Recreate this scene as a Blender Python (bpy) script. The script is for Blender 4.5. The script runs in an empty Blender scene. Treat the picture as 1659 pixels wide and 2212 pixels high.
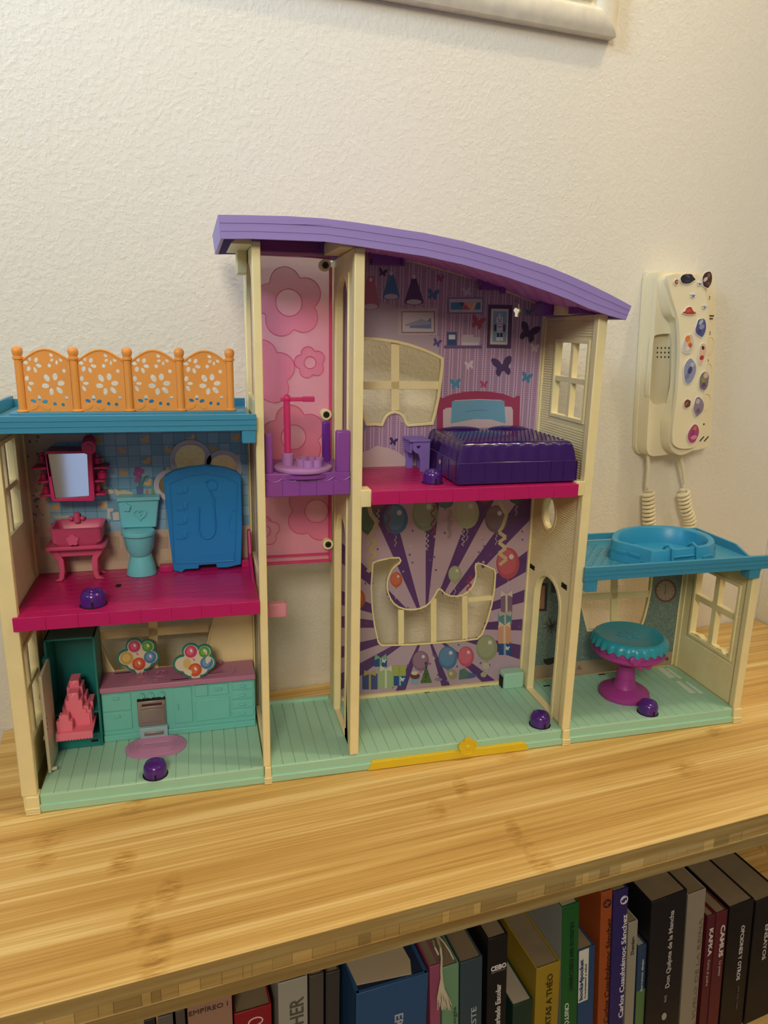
import bpy, bmesh, math, random
from mathutils import Vector, Matrix
from mathutils.geometry import tessellate_polygon
random.seed(7)
SC = bpy.context.scene
COL = SC.collection
# ------------------------------------------------------------------ camera, world, lights, exposure
IW, IH = 1659.0, 2212.0
CX, CY = IW/2, IH/2
VX, VZ = (7150.0, 835.0), (700.0, 7300.0)          # vanishing points of the doll house width and height
FOC = math.sqrt(-((VX[0]-CX)*(VZ[0]-CX)+(VX[1]-CY)*(VZ[1]-CY)))
def _d(p):
    return Vector((p[0]-CX, -(p[1]-CY), -FOC)).normalized()
_X = _d(VX); _Z = -_d(VZ); _Z = (_Z-_X*_X.dot(_Z)).normalized(); _Y = _Z.cross(_X)
RT = Matrix((_X, _Y, _Z))                            # camera axes -> world axes
CAM = Vector((0.14639394, -0.59596329, 0.40805049))
cd = bpy.data.cameras.new('camera'); cam = bpy.data.objects.new('camera', cd); COL.objects.link(cam)
cd.sensor_fit = 'VERTICAL'; cd.sensor_height = 36; cd.lens = FOC/IH*36; cd.clip_start = .02; cd.clip_end = 30
cam.matrix_world = Matrix.Translation(CAM) @ RT.to_4x4()
SC.camera = cam
TH = math.atan2(.2443-.1459, .9331+.0522)            # the wall and bookcase stand turned to the doll house
WO = Vector((-.0522, .1459, 0))
FW = Matrix.Translation(WO) @ Matrix.Rotation(TH, 4, 'Z')   # wall frame: x along the wall, -y towards the room
FH = Matrix.Identity(4)
w = bpy.data.worlds.new('world'); SC.world = w; w.use_nodes = True
w.node_tree.nodes['Background'].inputs[0].default_value = (.78, .86, 1, 1)
w.node_tree.nodes['Background'].inputs[1].default_value = .11
def lamp(name, kind, loc, energy, color, size=.1, aim=None, sy=None):
    l = bpy.data.lights.new(name, kind); l.energy = energy; l.color = color
    o = bpy.data.objects.new(name, l); COL.objects.link(o)
    p = FW @ Vector(loc); o.location = p
    if kind == 'AREA':
        l.size = size
        if sy: l.shape = 'RECTANGLE'; l.size_y = sy
    else: l.shadow_soft_size = size
    if aim: o.rotation_euler = ((FW @ Vector(aim))-p).to_track_quat('-Z', 'Y').to_euler()
    return o
lamp('ceiling_lamp_light', 'POINT', (1.03, -.50, 1.72), 17.5, (1, .79, .50), .035)
lamp('room_fill_light', 'AREA', (-.45, -2.1, 1.40), 21, (1, .87, .66), .5, (.2, 0, .3))  # warm fill added from the front to brighten the house interiors
lamp('right_fill_light', 'AREA', (1.45, -1.4, 1.74), 3, (1, .82, .56), .4, (.3, 0, .2))  # added fill, placed so wall_right shades the right end of the wall
wl = lamp('window_light', 'AREA', (-1.15, -.8, 1.35), 3.6, (.58, .78, 1), .6, (-.2, 0, 1.0)); wl.data.spread = math.radians(50)
vs = SC.view_settings; vs.view_transform = 'Standard'; vs.look = 'None'; vs.gamma = 1; vs.use_curve_mapping = False
vs.exposure = 0.10
# ------------------------------------------------------------------ pixel -> point on a plane of the real scene
def P(px, py, x=None, y=None, z=None):
    r = RT @ _d((px, py))
    if x is not None: t = (x-CAM.x)/r.x
    elif y is not None: t = (y-CAM.y)/r.y
    else: t = (z-CAM.z)/r.z
    return CAM+t*r
FWI = FW.inverted(); WN = FW.to_3x3() @ Vector((0, 1, 0))
def Q(px, py, off=0.0):                               # same in the wall frame, off metres in front of the wall
    r = RT @ _d((px, py)); t = ((WO-WN*off)-CAM).dot(WN)/r.dot(WN)
    return FWI @ (CAM+t*r)
def z1(u, v): return (u/2.676, 730+v/2.676)
def z2(u, v): return (u/2.676, 1240+v/2.676)
def z3(u, v): return (780+u/4.1475, 540+v/4.1475)
def z4(u, v): return (740+u/2.592, 500+v/2.592)
def z5(u, v): return (530+u/3.686, 960+v/3.686)
def z6(u, v): return (740+u/3.19, 1060+v/3.19)
def z7(u, v): return (1100+u/2.968, 1040+v/2.968)
def zk(u, v): return (200+u/4.1475, 1350+v/4.1475)
def zf(u, v): return (430+u/3.95, 440+v/3.95)
def zp(u, v): return (1330+u/3.568, 560+v/3.568)
def xz(pts, zoom, y):                                 # zoomed picture points -> (x, z) on plane y
    out = []
    for a in pts:
        p = P(*zoom(*a), y=y); out.append((p.x, p.z))
    return out
# ------------------------------------------------------------------ materials
def lin(h):
    if isinstance(h, str):
        h = h.lstrip('#'); h = [int(h[i:i+2], 16)/255 for i in (0, 2, 4)]
    return tuple((c/12.92 if c <= .04045 else ((c+.055)/1.055)**2.4) for c in h)+(1,)
MATS = {}
def mat(name, col, rough=.38, metal=0, trans=0, alpha=1, bump=0, bscale=400, coat=0, sss=0, var=0, vscale=30, ior=1.46, emis=0):
    if name in MATS: return MATS[name]
    m = bpy.data.materials.new(name); m.use_nodes = True; nt = m.node_tree; b = nt.nodes['Principled BSDF']
    c = lin(col); b.inputs['Base Color'].default_value = c; b.inputs['Roughness'].default_value = rough
    b.inputs['Metallic'].default_value = metal; b.inputs['IOR'].default_value = ior
    b.inputs['Transmission Weight'].default_value = trans; b.inputs['Alpha'].default_value = alpha
    b.inputs['Coat Weight'].default_value = coat
    if sss: b.inputs['Subsurface Weight'].default_value = sss; b.inputs['Subsurface Scale'].default_value = .004; b.inputs['Subsurface Radius'].default_value = (1, .6, .4)
    if bump or var:
        tc = nt.nodes.new('ShaderNodeTexCoord')
    if bump:
        n = nt.nodes.new('ShaderNodeTexNoise'); n.inputs['Scale'].default_value = bscale; n.inputs['Detail'].default_value = 3
        nt.links.new(tc.outputs['Object'], n.inputs['Vector'])
        bp = nt.nodes.new('ShaderNodeBump'); bp.inputs['Strength'].default_value = bump; bp.inputs['Distance'].default_value = .001
        nt.links.new(n.outputs['Fac'], bp.inputs['Height']); nt.links.new(bp.outputs['Normal'], b.inputs['Normal'])
    if var:
        n = nt.nodes.new('ShaderNodeTexNoise'); n.inputs['Scale'].default_value = vscale; n.inputs['Detail'].default_value = 4
        nt.links.new(tc.outputs['Object'], n.inputs['Vector'])
        r = nt.nodes.new('ShaderNodeValToRGB'); r.color_ramp.elements[0].position = .35; r.color_ramp.elements[1].position = .65
        r.color_ramp.elements[0].color = tuple(x*(1-var) for x in c[:3])+(1,); r.color_ramp.elements[1].color = c
        nt.links.new(n.outputs['Fac'], r.inputs['Fac']); nt.links.new(r.outputs['Color'], b.inputs['Base Color'])
    MATS[name] = m; return m
def mat_print(name='print', rough=.45, coat=.15):
    if name in MATS: return MATS[name]
    m = bpy.data.materials.new(name); m.use_nodes = True; nt = m.node_tree; b = nt.nodes['Principled BSDF']
    a = nt.nodes.new('ShaderNodeAttribute'); a.attribute_name = 'Col'
    nt.links.new(a.outputs['Color'], b.inputs['Base Color']); b.inputs['Roughness'].default_value = rough; b.inputs['Coat Weight'].default_value = coat
    MATS[name] = m; return m
CREAM = mat('cream_plastic', '#F3E5B0', .42, sss=.1, var=.05, vscale=60)
MINT = mat('mint_plastic', '#A4D4BC', .36)
MAG = mat('magenta_plastic', '#BC1C68', .33)
BLUE = mat('blue_roof_plastic', '#3C8FB4', .36)
ROOFP = mat('lilac_roof_plastic', '#9A88CE', .45)
ROOFD = mat('violet_roof_underside', '#C87CD8', .45)
ORANGE = mat('orange_plastic', '#F0A04C', .42, var=.08, vscale=25)
BUTTON = mat('violet_plastic', '#4B2080', .2, coat=.3)
PINKT = mat('pink_translucent_plastic', '#FFA6C6', .25, alpha=.47)
PINKD = mat('pink_translucent_plastic_dark', '#FF82B4', .25, alpha=.24)
PINKE = mat('pink_translucent_plastic_edge', '#E4417F', .25, alpha=.75)
DARK = mat('dark_hole', '#15120F', .8)
# ------------------------------------------------------------------ mesh builder
class MB:
    def __init__(s, F=FH): s.v = []; s.f = []; s.c = []; s.F = F; s.col = None
    def add(s, vs, fs, col=None):
        n = len(s.v); s.v += [tuple(a) for a in vs]; s.f += [tuple(i+n for i in f) for f in fs]; s.c += [col or s.col]*len(fs)
        return s
    def box(s, x0, x1, y0, y1, z0, z1, col=None):
        v = [(x, y, z) for z in (z0, z1) for y in (y0, y1) for x in (x0, x1)]
        return s.add(v, [(0, 2, 3, 1), (4, 5, 7, 6), (0, 1, 5, 4), (2, 6, 7, 3), (0, 4, 6, 2), (1, 3, 7, 5)], col)
    def prism(s, pts, ax, a0, a1, holes=(), col=None):
        def em(p, a):
            if ax == 'y': return (p[0], a, p[1])
            if ax == 'x': return (a, p[0], p[1])
            return (p[0], p[1], a)
        loops = [list(pts)]+[list(h) for h in holes]
        flat = [p for l in loops for p in l]; n = len(flat)
        tri = tessellate_polygon([[Vector((p[0], p[1], 0)) for p in l] for l in loops])
        vs = [em(p, a0) for p in flat]+[em(p, a1) for p in flat]
        fs = [tuple(t) for t in tri]+[tuple(i+n for i in reversed(t)) for t in tri]
        k = 0
        for l in loops:
            m = len(l)
            for i in range(m):
                j = (i+1) % m; fs.append((k+i, k+j, k+j+n, k+i+n))
            k += m
        return s.add(vs, fs, col)
    def lathe(s, prof, c, ax='z', n=24, col=None, sx=1, sy=1):
        vs = []; fs = []; m = len(prof)
        for i in range(n):
            a = 2*math.pi*i/n; ca, sa = math.cos(a), math.sin(a)
            for r, h in prof:
                if ax == 'z': vs.append((c[0]+r*ca*sx, c[1]+r*sa*sy, c[2]+h))
                elif ax == 'y': vs.append((c[0]+r*ca*sx, c[1]+h, c[2]+r*sa*sy))
                else: vs.append((c[0]+h, c[1]+r*ca*sx, c[2]+r*sa*sy))
        for i in range(n):
            j = (i+1) % n
            for k in range(m-1): fs.append((i*m+k, j*m+k, j*m+k+1, i*m+k+1))
        fs.append(tuple(i*m for i in range(n))[::-1]); fs.append(tuple(i*m+m-1 for i in range(n)))
        return s.add(vs, fs, col)
    def ball(s, c, rx, ry=None, rz=None, n=16, m=9, col=None):
        ry = ry or rx; rz = rz or rx
        prof = [(max(math.sin(math.pi*k/m), .001), -math.cos(math.pi*k/m)) for k in range(m+1)]
        vs = []; fs = []; L = m+1
        for i in range(n):
            a = 2*math.pi*i/n
            for r, h in prof: vs.append((c[0]+rx*r*math.cos(a), c[1]+ry*r*math.sin(a), c[2]+rz*h))
        for i in range(n):
            j = (i+1) % n
            for k in range(m): fs.append((i*L+k, j*L+k, j*L+k+1, i*L+k+1))
        return s.add(vs, fs, col)
    def tube(s, path, r, n=8, closed=False, col=None):
        path = [Vector(p) for p in path]; L = len(path); vs = []; fs = []; up = None
        for i, p in enumerate(path):
            a = path[(i-1) % L] if (closed or i > 0) else p; b = path[(i+1) % L] if (closed or i < L-1) else p
            t = (b-a).normalized()
            if up is None:
                up = t.orthogonal().normalized()
            up = (up-t*up.dot(t)).normalized(); q = t.cross(up)
            rr = r[i] if isinstance(r, (list, tuple)) else r
            for k in range(n):
                an = 2*math.pi*k/n; vs.append(p+up*math.cos(an)*rr+q*math.sin(an)*rr)
        for i in range(L if closed else L-1):
            j = (i+1) % L
            for k in range(n): fs.append((i*n+k, i*n+(k+1) % n, j*n+(k+1) % n, j*n+k))
        if not closed: fs.append(tuple(range(n))[::-1]); fs.append(tuple((L-1)*n+k for k in range(n)))
        return s.add(vs, fs, col)
    def loft(s, rings, col=None, cap=(True, True)):
        n = len(rings[0]); vs = [p for r in rings for p in r]; fs = []
        for i in range(len(rings)-1):
            for k in range(n): fs.append((i*n+k, i*n+(k+1) % n, (i+1)*n+(k+1) % n, (i+1)*n+k))
        if cap[0]: fs.append(tuple(range(n))[::-1])
        if cap[1]: fs.append(tuple((len(rings)-1)*n+k for k in range(n)))
        return s.add(vs, fs, col)
    def build(s, name, m, parent=None, bevel=0, smooth=True, flat=False, seg=2):
        me = bpy.data.meshes.new(name)
        inv = Matrix.Identity(4) if parent is None else ROOTINV[top(parent).name]
        M = inv @ s.F
        if parent is None:                           # give a single-mesh thing an origin at its base
            pts = [s.F @ Vector(v) for v in s.v]
            lo = Vector([min(p[i] for p in pts) for i in range(3)]); hi = Vector([max(p[i] for p in pts) for i in range(3)])
            org = Vector(((lo.x+hi.x)/2, (lo.y+hi.y)/2, lo.z)); M = Matrix.Translation(-org) @ s.F
        me.from_pydata([M @ Vector(v) for v in s.v], [], s.f)
        if any(s.c):
            at = me.color_attributes.new('Col', 'FLOAT_COLOR', 'CORNER'); i = 0
            dat = []
            for fi, f in enumerate(s.f):
                dat += list(lin(s.c[fi] or '#ffffff'))*len(f)
            at.data.foreach_set('color', dat)
        if not flat:
            bm = bmesh.new(); bm.from_mesh(me); bmesh.ops.recalc_face_normals(bm, faces=bm.faces); bm.to_mesh(me); bm.free()
        ms = m if isinstance(m, (list, tuple)) else [m]
        for x in ms: me.materials.append(x)
        if smooth and not flat:
            me.polygons.foreach_set('use_smooth', [True]*len(me.polygons)); me.set_sharp_from_angle(angle=math.radians(38))
        o = bpy.data.objects.new(name, me); COL.objects.link(o)
        if parent is None:
            o.location = org; ROOTINV[o.name] = Matrix.Translation(-org)
        else: o.parent = parent
        if bevel:
            b = o.modifiers.new('bevel', 'BEVEL'); b.width = bevel; b.segments = seg; b.limit_method = 'ANGLE'; b.angle_limit = math.radians(40)
        return o
ROOTINV = {}
def top(o):
    while o.parent: o = o.parent
    return o
def tag(o, label=None, cat=None, group=None, kind=None):
    if label: o['label'] = label
    if cat: o['category'] = cat
    if group: o['group'] = group
    if kind: o['kind'] = kind
    return o
def thing(name, loc, label, cat, group=None, F=FH, rz=0):
    o = bpy.data.objects.new(name, None); COL.objects.link(o); o.empty_display_size = .01
    M = F @ Matrix.Translation(Vector(loc)) @ Matrix.Rotation(rz, 4, 'Z'); o.matrix_world = M
    o.location = M.to_translation(); o.rotation_euler = M.to_euler()
    ROOTINV[o.name] = M.inverted()
    return tag(o, label, cat, group)
def copy_tree(o, parent=None):
    c = o.copy(); COL.objects.link(c)
    if parent is None: ROOTINV[c.name] = ROOTINV[o.name]
    else: c.parent = parent
    for ch in [q for q in bpy.data.objects if q.parent == o]: copy_tree(ch, c)
    return c
def circ(cx, cy, rx, ry=None, n=28, a0=0, a1=2*math.pi, rot=0):
    ry = rx if ry is None else ry; full = abs(a1-a0-2*math.pi) < 1e-6
    out = []
    for i in range(n if full else n+1):
        a = a0+(a1-a0)*i/n; x, y = rx*math.cos(a), ry*math.sin(a)
        out.append((cx+x*math.cos(rot)-y*math.sin(rot), cy+x*math.sin(rot)+y*math.cos(rot)))
    return out
def flower(cx, cy, r, n=5, rot=0, k=.42, m=60):
    """outline of a flower: union of n petal discs"""
    out = []; pr = r*k; pc = r-pr
    for i in range(m):
        a = 2*math.pi*i/m; best = .3*r
        for j in range(n):
            b = rot+2*math.pi*j/n; d = a-b; s = pc*math.sin(d)
            if abs(s) < pr and math.cos(d) > 0: best = max(best, pc*math.cos(d)+math.sqrt(pr*pr-s*s))
        out.append((cx+best*math.cos(a), cy+best*math.sin(a)))
    return out
def heart(cx, cy, s, n=28):
    return [(cx+s*(16*math.sin(t)**3)/16, cy+s*(13*math.cos(t)-5*math.cos(2*t)-2*math.cos(3*t)-math.cos(4*t))/16) for t in [2*math.pi*i/n for i in range(n)]]
def inside(p, poly):
    c = False; n = len(poly)
    for i in range(n):
        a, b = poly[i], poly[i-1]
        if (a[1] > p[1]) != (b[1] > p[1]) and p[0] < (b[0]-a[0])*(p[1]-a[1])/(b[1]-a[1])+a[0]: c = not c
    return c
def offset(poly, d):
    n = len(poly); A = sum(poly[i][0]*poly[(i+1) % n][1]-poly[(i+1) % n][0]*poly[i][1] for i in range(n))
    s = 1 if A > 0 else -1; out = []
    for i in range(n):
        a, b, c = Vector(poly[i-1]), Vector(poly[i]), Vector(poly[(i+1) % n])
        e1 = (b-a).normalized(); e2 = (c-b).normalized(); n1 = Vector((e1.y, -e1.x)); n2 = Vector((e2.y, -e2.x))
        m = (n1+n2); L = m.length
        m = m/L if L > 1e-6 else n1
        k = min(1/max(m.dot(n1), .4), 2)
        q = b+m*d*s*k; out.append((q.x, q.y))
    return out
def smoothp(pts, it=2):
    for _ in range(it):
        o = []
        for i in range(len(pts)):
            a, b = pts[i], pts[(i+1) % len(pts)]
            o += [(a[0]*.75+b[0]*.25, a[1]*.75+b[1]*.25), (a[0]*.25+b[0]*.75, a[1]*.25+b[1]*.75)]
        pts = o
    return pts
class PR:
    """flat print: coloured outlines lying on plane y, each group a hair in front of the last"""
    def __init__(s, y, holes=(), conv=None, step=2.2e-5, F=FH, ax='y'):
        s.m = MB(F); s.y = y; s.L = 0; s.k = 0; s.holes = holes; s.conv = conv or (lambda p: p); s.step = step; s.ax = ax
    def up(s): s.L += 1; return s
    def poly(s, pts, col, raw=False, holes=()):
        if not raw: pts = [s.conv(p) for p in pts]; holes = [[s.conv(p) for p in h] for h in holes]
        loops = [pts]+list(holes); flat = [p for l in loops for p in l]; s.k += 1
        try: tri = tessellate_polygon([[Vector((p[0], p[1], 0)) for p in l] for l in loops])
        except Exception: return s
        d = s.y-s.L*s.step-(s.k % 40)*s.step/50; vs = []
        for p in flat: vs.append((p[0], d, p[1]) if s.ax == 'y' else (d, p[0], p[1]) if s.ax == 'x' else (p[0], p[1], d))
        fs = []
        for t in tri:
            cx = sum(flat[i][0] for i in t)/3; cz = sum(flat[i][1] for i in t)/3
            if s.holes and any(inside((cx, cz), h) for h in s.holes): continue
            a, b, c = [Vector(flat[i]) for i in t]
            cr = (b-a).x*(c-a).y-(b-a).y*(c-a).x
            fs.append(tuple(t) if cr > 0 else tuple(reversed(t)))
        s.m.add(vs, fs, col); return s
    def line(s, a, b, w, col, raw=False):
        if not raw: a, b = s.conv(a), s.conv(b)
        a, b = Vector(a), Vector(b); t = (b-a); 
        if t.length < 1e-9: return s
        t.normalize(); n = Vector((-t.y, t.x))*w/2
        return s.poly([tuple(a-n), tuple(b-n), tuple(b+n), tuple(a+n)], col, raw=True)
    def path(s, pts, w, col):
        for a, b in zip(pts, pts[1:]): s.line(a, b, w, col)
    def build(s, name, parent, mt=None): return s.m.build(name, mt or mat_print(), parent, flat=True)
FONT_CACHE = {}
def text(body, size, M, m, parent, name='lettering', width=None, ext=.00015, bold=0, sx=1, align='LEFT', shear=0):
    """lettering as a thin mesh; M maps text plane (x right, y up) to the world"""
    cu = bpy.data.curves.new('t', 'FONT'); cu.body = body; cu.size = size; cu.resolution_u = 2; cu.extrude = ext; cu.offset = bold; cu.align_x = align; cu.shear = shear
    ob = bpy.data.objects.new('t', cu); COL.objects.link(ob)
    dg = bpy.context.evaluated_depsgraph_get(); me = bpy.data.meshes.new_from_object(ob.evaluated_get(dg))
    bpy.data.objects.remove(ob)
    xs = [v.co.x for v in me.vertices]
    if not xs: return None
    k = sx
    if width: k = width/max(max(xs)-min(xs), 1e-6)
    T = ROOTINV[top(parent).name] @ M @ Matrix.Diagonal((k, 1, 1, 1))
    me.transform(T); me.name = name
    me.materials.clear(); me.materials.append(m)
    o = bpy.data.objects.new(name, me); COL.objects.link(o); o.parent = parent
    return o
# ------------------------------------------------------------------ the room
def mat_wall():
    m = bpy.data.materials.new('plaster_wall'); m.use_nodes = True; nt = m.node_tree; b = nt.nodes['Principled BSDF']; N = nt.nodes; L = nt.links
    b.inputs['Base Color'].default_value = lin('#E1DDD1'); b.inputs['Roughness'].default_value = .62
    tc = N.new('ShaderNodeTexCoord')
    n1 = N.new('ShaderNodeTexNoise'); n1.inputs['Scale'].default_value = 230; n1.inputs['Detail'].default_value = 3.5; n1.inputs['Roughness'].default_value = .55
    n2 = N.new('ShaderNodeTexNoise'); n2.inputs['Scale'].default_value = 60; n2.inputs['Detail'].default_value = 2
    for n in (n1, n2): L.new(tc.outputs['Object'], n.inputs['Vector'])
    ra = N.new('ShaderNodeMapRange'); ra.inputs[1].default_value = .42; ra.inputs[2].default_value = .68; L.new(n1.outputs['Fac'], ra.inputs[0])
    ad = N.new('ShaderNodeMath'); ad.operation = 'MULTIPLY_ADD'; ad.inputs[1].default_value = .8; L.new(n2.outputs['Fac'], ad.inputs[0]); L.new(ra.outputs[0], ad.inputs[2])
    bp = N.new('ShaderNodeBump'); bp.inputs['Strength'].default_value = .45; bp.inputs['Distance'].default_value = .0007
    L.new(ad.outputs[0], bp.inputs['Height']); L.new(bp.outputs['Normal'], b.inputs['Normal'])
    return m
WALL = mat_wall()
def struct(name, mb, m): o = mb.build(name, m, smooth=False); o['kind'] = 'structure'; return o
struct('wall_back', MB(FW).box(-1.6, 1.02, 0, .06, -.95, 1.75), WALL)
struct('wall_right', MB(FW).box(.9905, 1.0905, -.395, -.0005, -.95, 1.75), WALL)
struct('floor', MB(FW).box(-2.5, 2.4, -3.2, .06, -1.0, -.95), mat('room_floor_tile', '#8A7A66', .5, var=.15, vscale=3))
struct('ceiling', MB(FW).box(-2.5, 2.4, -3.2, .06, 1.80, 1.86), mat('ceiling_paint', '#F2EEE6', .8))
struct('wall_front', MB(FW).box(-2.5, 2.4, -3.22, -3.16, -.95, 1.80), mat('far_wall_paint', '#D8C8A8', .8))
wn = struct('mirror_glow_panel', MB(FW).box(-.76, .15, -3.158, -3.150, -.55, .75), mat('pale_blue_glow', '#8FA4C8', .5))  # unseen glowing panel, added for the toy mirror to reflect
_b = wn.active_material.node_tree.nodes['Principled BSDF']; _b.inputs['Emission Color'].default_value = (.55, .68, 1, 1); _b.inputs['Emission Strength'].default_value = .5
# marks on the plaster
# ------------------------------------------------------------------ bookcase
def mat_bamboo(name, tone=1.0, axis=0, knots=()):
    m = bpy.data.materials.new(name); m.use_nodes = True; nt = m.node_tree; b = nt.nodes['Principled BSDF']; N = nt.nodes; L = nt.links
    tc = N.new('ShaderNodeTexCoord'); sp = N.new('ShaderNodeSeparateXYZ'); L.new(tc.outputs['Object'], sp.inputs[0])
    def mp(sc, loc=(0, 0, 0)):
        q = N.new('ShaderNodeMapping'); q.inputs['Scale'].default_value = sc; q.inputs['Location'].default_value = loc; L.new(tc.outputs['Object'], q.inputs['Vector']); return q
    def noise(vec, s, d=4, r=.6):
        n = N.new('ShaderNodeTexNoise'); n.inputs['Scale'].default_value = s; n.inputs['Detail'].default_value = d; n.inputs['Roughness'].default_value = r; L.new(vec.outputs[0], n.inputs['Vector']); return n
    def math_(op, a, b_=None, c=None):
        q = N.new('ShaderNodeMath'); q.operation = op
        for i, x in enumerate((a, b_, c)):
            if x is None: continue
            if isinstance(x, (int, float)): q.inputs[i].default_value = x
            else: L.new(x, q.inputs[i])
        return q.outputs[0]
    fine = noise(mp((5, 420, 200)), 1, 5, .65); mid = noise(mp((1.6, 90, 60), (3, 1, 0)), 1, 4, .6); big = noise(mp((1.2, 24, 10), (7, 2, 0)), 1, 2, .5)
    f = math_('MULTIPLY_ADD', fine.outputs['Fac'], .62, math_('MULTIPLY_ADD', mid.outputs['Fac'], .75, math_('MULTIPLY', big.outputs['Fac'], .30)))
    # bamboo nodes: soft patches of short dark scratches
    tot = None
    scr = noise(mp((60, 330, 60), (1, 9, 0)), 1, 3, .7)
    for (kx, ky, rx, ry, tilt) in knots:
        dx = math_('ADD', sp.outputs['X'], -kx); dy = math_('ADD', sp.outputs['Y'], -ky)
        dx2 = math_('MULTIPLY_ADD', dy, tilt, dx)
        dd = math_('ADD', math_('POWER', math_('ABSOLUTE', math_('DIVIDE', dx2, rx)), 2.0), math_('POWER', math_('ABSOLUTE', math_('DIVIDE', dy, ry)), 2.0))
        g = math_('MAXIMUM', math_('SUBTRACT', 1.0, dd), 0.0)
        tot = g if tot is None else math_('MAXIMUM', tot, g)
    if tot is not None:
        s2 = math_('MAXIMUM', math_('MULTIPLY_ADD', scr.outputs['Fac'], 3.2, -1.25), 0.0)
        f = math_('SUBTRACT', f, math_('MULTIPLY', math_('MULTIPLY', tot, s2), .32))
    r = N.new('ShaderNodeValToRGB'); e = r.color_ramp.elements
    def t(h): c = lin(h); return tuple(x*tone for x in c[:3])+(1,)
    e[0].position = .55; e[0].color = t('#AA8242'); e[1].position = 1.12 if False else .99; e[1].color = t('#F2D899')
    e2 = e.new(.74); e2.color = t('#CFA55C'); e3 = e.new(.88); e3.color = t('#E2BE75')
    L.new(f, r.inputs['Fac']); L.new(r.outputs['Color'], b.inputs['Base Color']); b.inputs['Roughness'].default_value = .42
    bp = N.new('ShaderNodeBump'); bp.inputs['Strength'].default_value = .12; bp.inputs['Distance'].default_value = .0004; L.new(fine.outputs['Fac'], bp.inputs['Height']); L.new(bp.outputs['Normal'], b.inputs['Normal'])
    return m
kn = []
for px, py, rx, ry in [(290, 1740, .022, .016), (105, 1815, .024, .014), (90, 1860, .02, .012), (265, 1862, .02, .018), (365, 1925, .018, .022), (305, 1990, .017, .024), (335, 2075, .02, .03), (995, 1700, .014, .020), (945, 1750, .018, .018), (1480, 1660, .03, .016), (1110, 1795, .013, .02), (1150, 1845, .013, .024), (1180, 1875, .014, .02), (1108, 1635, .03, .01), (1545, 1580, .022, .012)]:
    p = P(px, py, z=0); q = FWI @ p; kn.append((q.x, q.y, rx*.6, ry, -.25))
BAMB = mat_bamboo('bamboo_top', 1.0, knots=[(a-.4885, b+.176, c, d, e) for a, b, c, d, e in kn])
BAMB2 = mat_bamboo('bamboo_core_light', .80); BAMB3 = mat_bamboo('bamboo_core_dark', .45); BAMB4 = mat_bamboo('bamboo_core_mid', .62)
bc = thing('bookcase', (.4885, -.176, -.94), 'bamboo bookcase against the plaster wall carrying the doll house on top', 'bookcase', F=FW)
def bcmat(o):
    return o
ZB = -.0325; NF = -.3515
T1, T2 = -.0115, -.0215
bx = lambda x0, x1, y0, y1, z0, z1: MB(FW).box(x0, x1, y0, y1, z0, z1)
# mesh coordinates are relative to the bookcase root, so the grain texture follows them
bx(-.006, .987, NF, -.002, T1, 0).build('top_board', BAMB, bc, bevel=.0006)
bx(-.004, .985, NF+.012, -.003, T2, T1).build('core_board', BAMB2, bc)
bx(-.006, .987, NF, -.002, ZB, T2).build('bottom_ply', BAMB4, bc, bevel=.0006)
BAMB5 = mat_bamboo('bamboo_edge_shade', .50); BAMB6 = mat_bamboo('bamboo_lower_edge_shade', .40)  # shade of the board's front face put into darker strips
bx(-.006, .987, NF-.0004, NF-.00005, T1+.0002, -.0006).build('edge_shade_strip', BAMB5, bc)
bx(-.006, .987, NF-.0004, NF-.00005, ZB+.0004, T2-.0002).build('edge_shade_strip', BAMB6, bc)
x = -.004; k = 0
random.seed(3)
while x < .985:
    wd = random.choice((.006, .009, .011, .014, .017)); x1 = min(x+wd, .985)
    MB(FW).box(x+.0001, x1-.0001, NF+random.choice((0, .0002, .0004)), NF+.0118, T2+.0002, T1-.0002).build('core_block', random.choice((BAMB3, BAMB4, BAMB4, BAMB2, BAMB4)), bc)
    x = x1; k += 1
bx(.969, .987, NF+.004, -.004, -.94, ZB-.0002).build('side_panel', BAMB, bc)
bx(-.006, .012, NF+.004, -.004, -.94, ZB-.0002).build('side_panel', BAMB, bc)
bx(.0125, .9685, -.012, -.004, -.94, ZB-.0002).build('back_panel', BAMB4, bc)
bx(.0125, .9685, NF+.006, -.0125, -.345, -.325).build('shelf_board', BAMB, bc)
bx(.0125, .9685, NF+.006, -.0125, -.90, -.88).build('shelf_board', BAMB, bc)
# ------------------------------------------------------------------ picture frame
FRW = mat('limed_white_wood', '#E9E2CE', .5, bump=.35, bscale=90, var=.12, vscale=70)
q = Q(1337, 75, .017); U1, Z0 = q.x, q.z-.001
fr = thing('picture_frame', (U1-.25, -.0005, Z0), 'limed white wooden picture frame hanging at the top of the wall', 'picture frame', F=FW)
U0 = U1-.62; Z1 = Z0+.48
prof = [(0, 0), (0, .012), (.003, .0145), (.010, .017), (.020, .0165), (.0245, .013), (.026, .0085), (.030, .0075), (.0315, .012), (.036, .012), (.038, .006), (.038, 0)]
def rail(a, b, inx, inz):
    """moulded rail from corner a to b, mitred, profile growing inwards"""
    m = MB(FW); r0 = []; r1 = []
    for d, h in prof:
        da = Vector((a[0], a[1]))+Vector((inx[0], inz[0]))*d; db = Vector((b[0], b[1]))+Vector((inx[1], inz[1]))*d
        r0.append((da.x, -.0006-h, da.y)); r1.append((db.x, -.0006-h, db.y))
    m.loft([r0, r1]); return m
rail((U0, Z0), (U1, Z0), (1, -1), (1, 1)).build('bottom_rail', FRW, fr)
rail((U1, Z0), (U1, Z1), (-1, -1), (1, -1)).build('side_rail', FRW, fr)
rail((U0, Z1), (U0, Z0), (1, 1), (-1, 1)).build('side_rail', FRW, fr)
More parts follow.
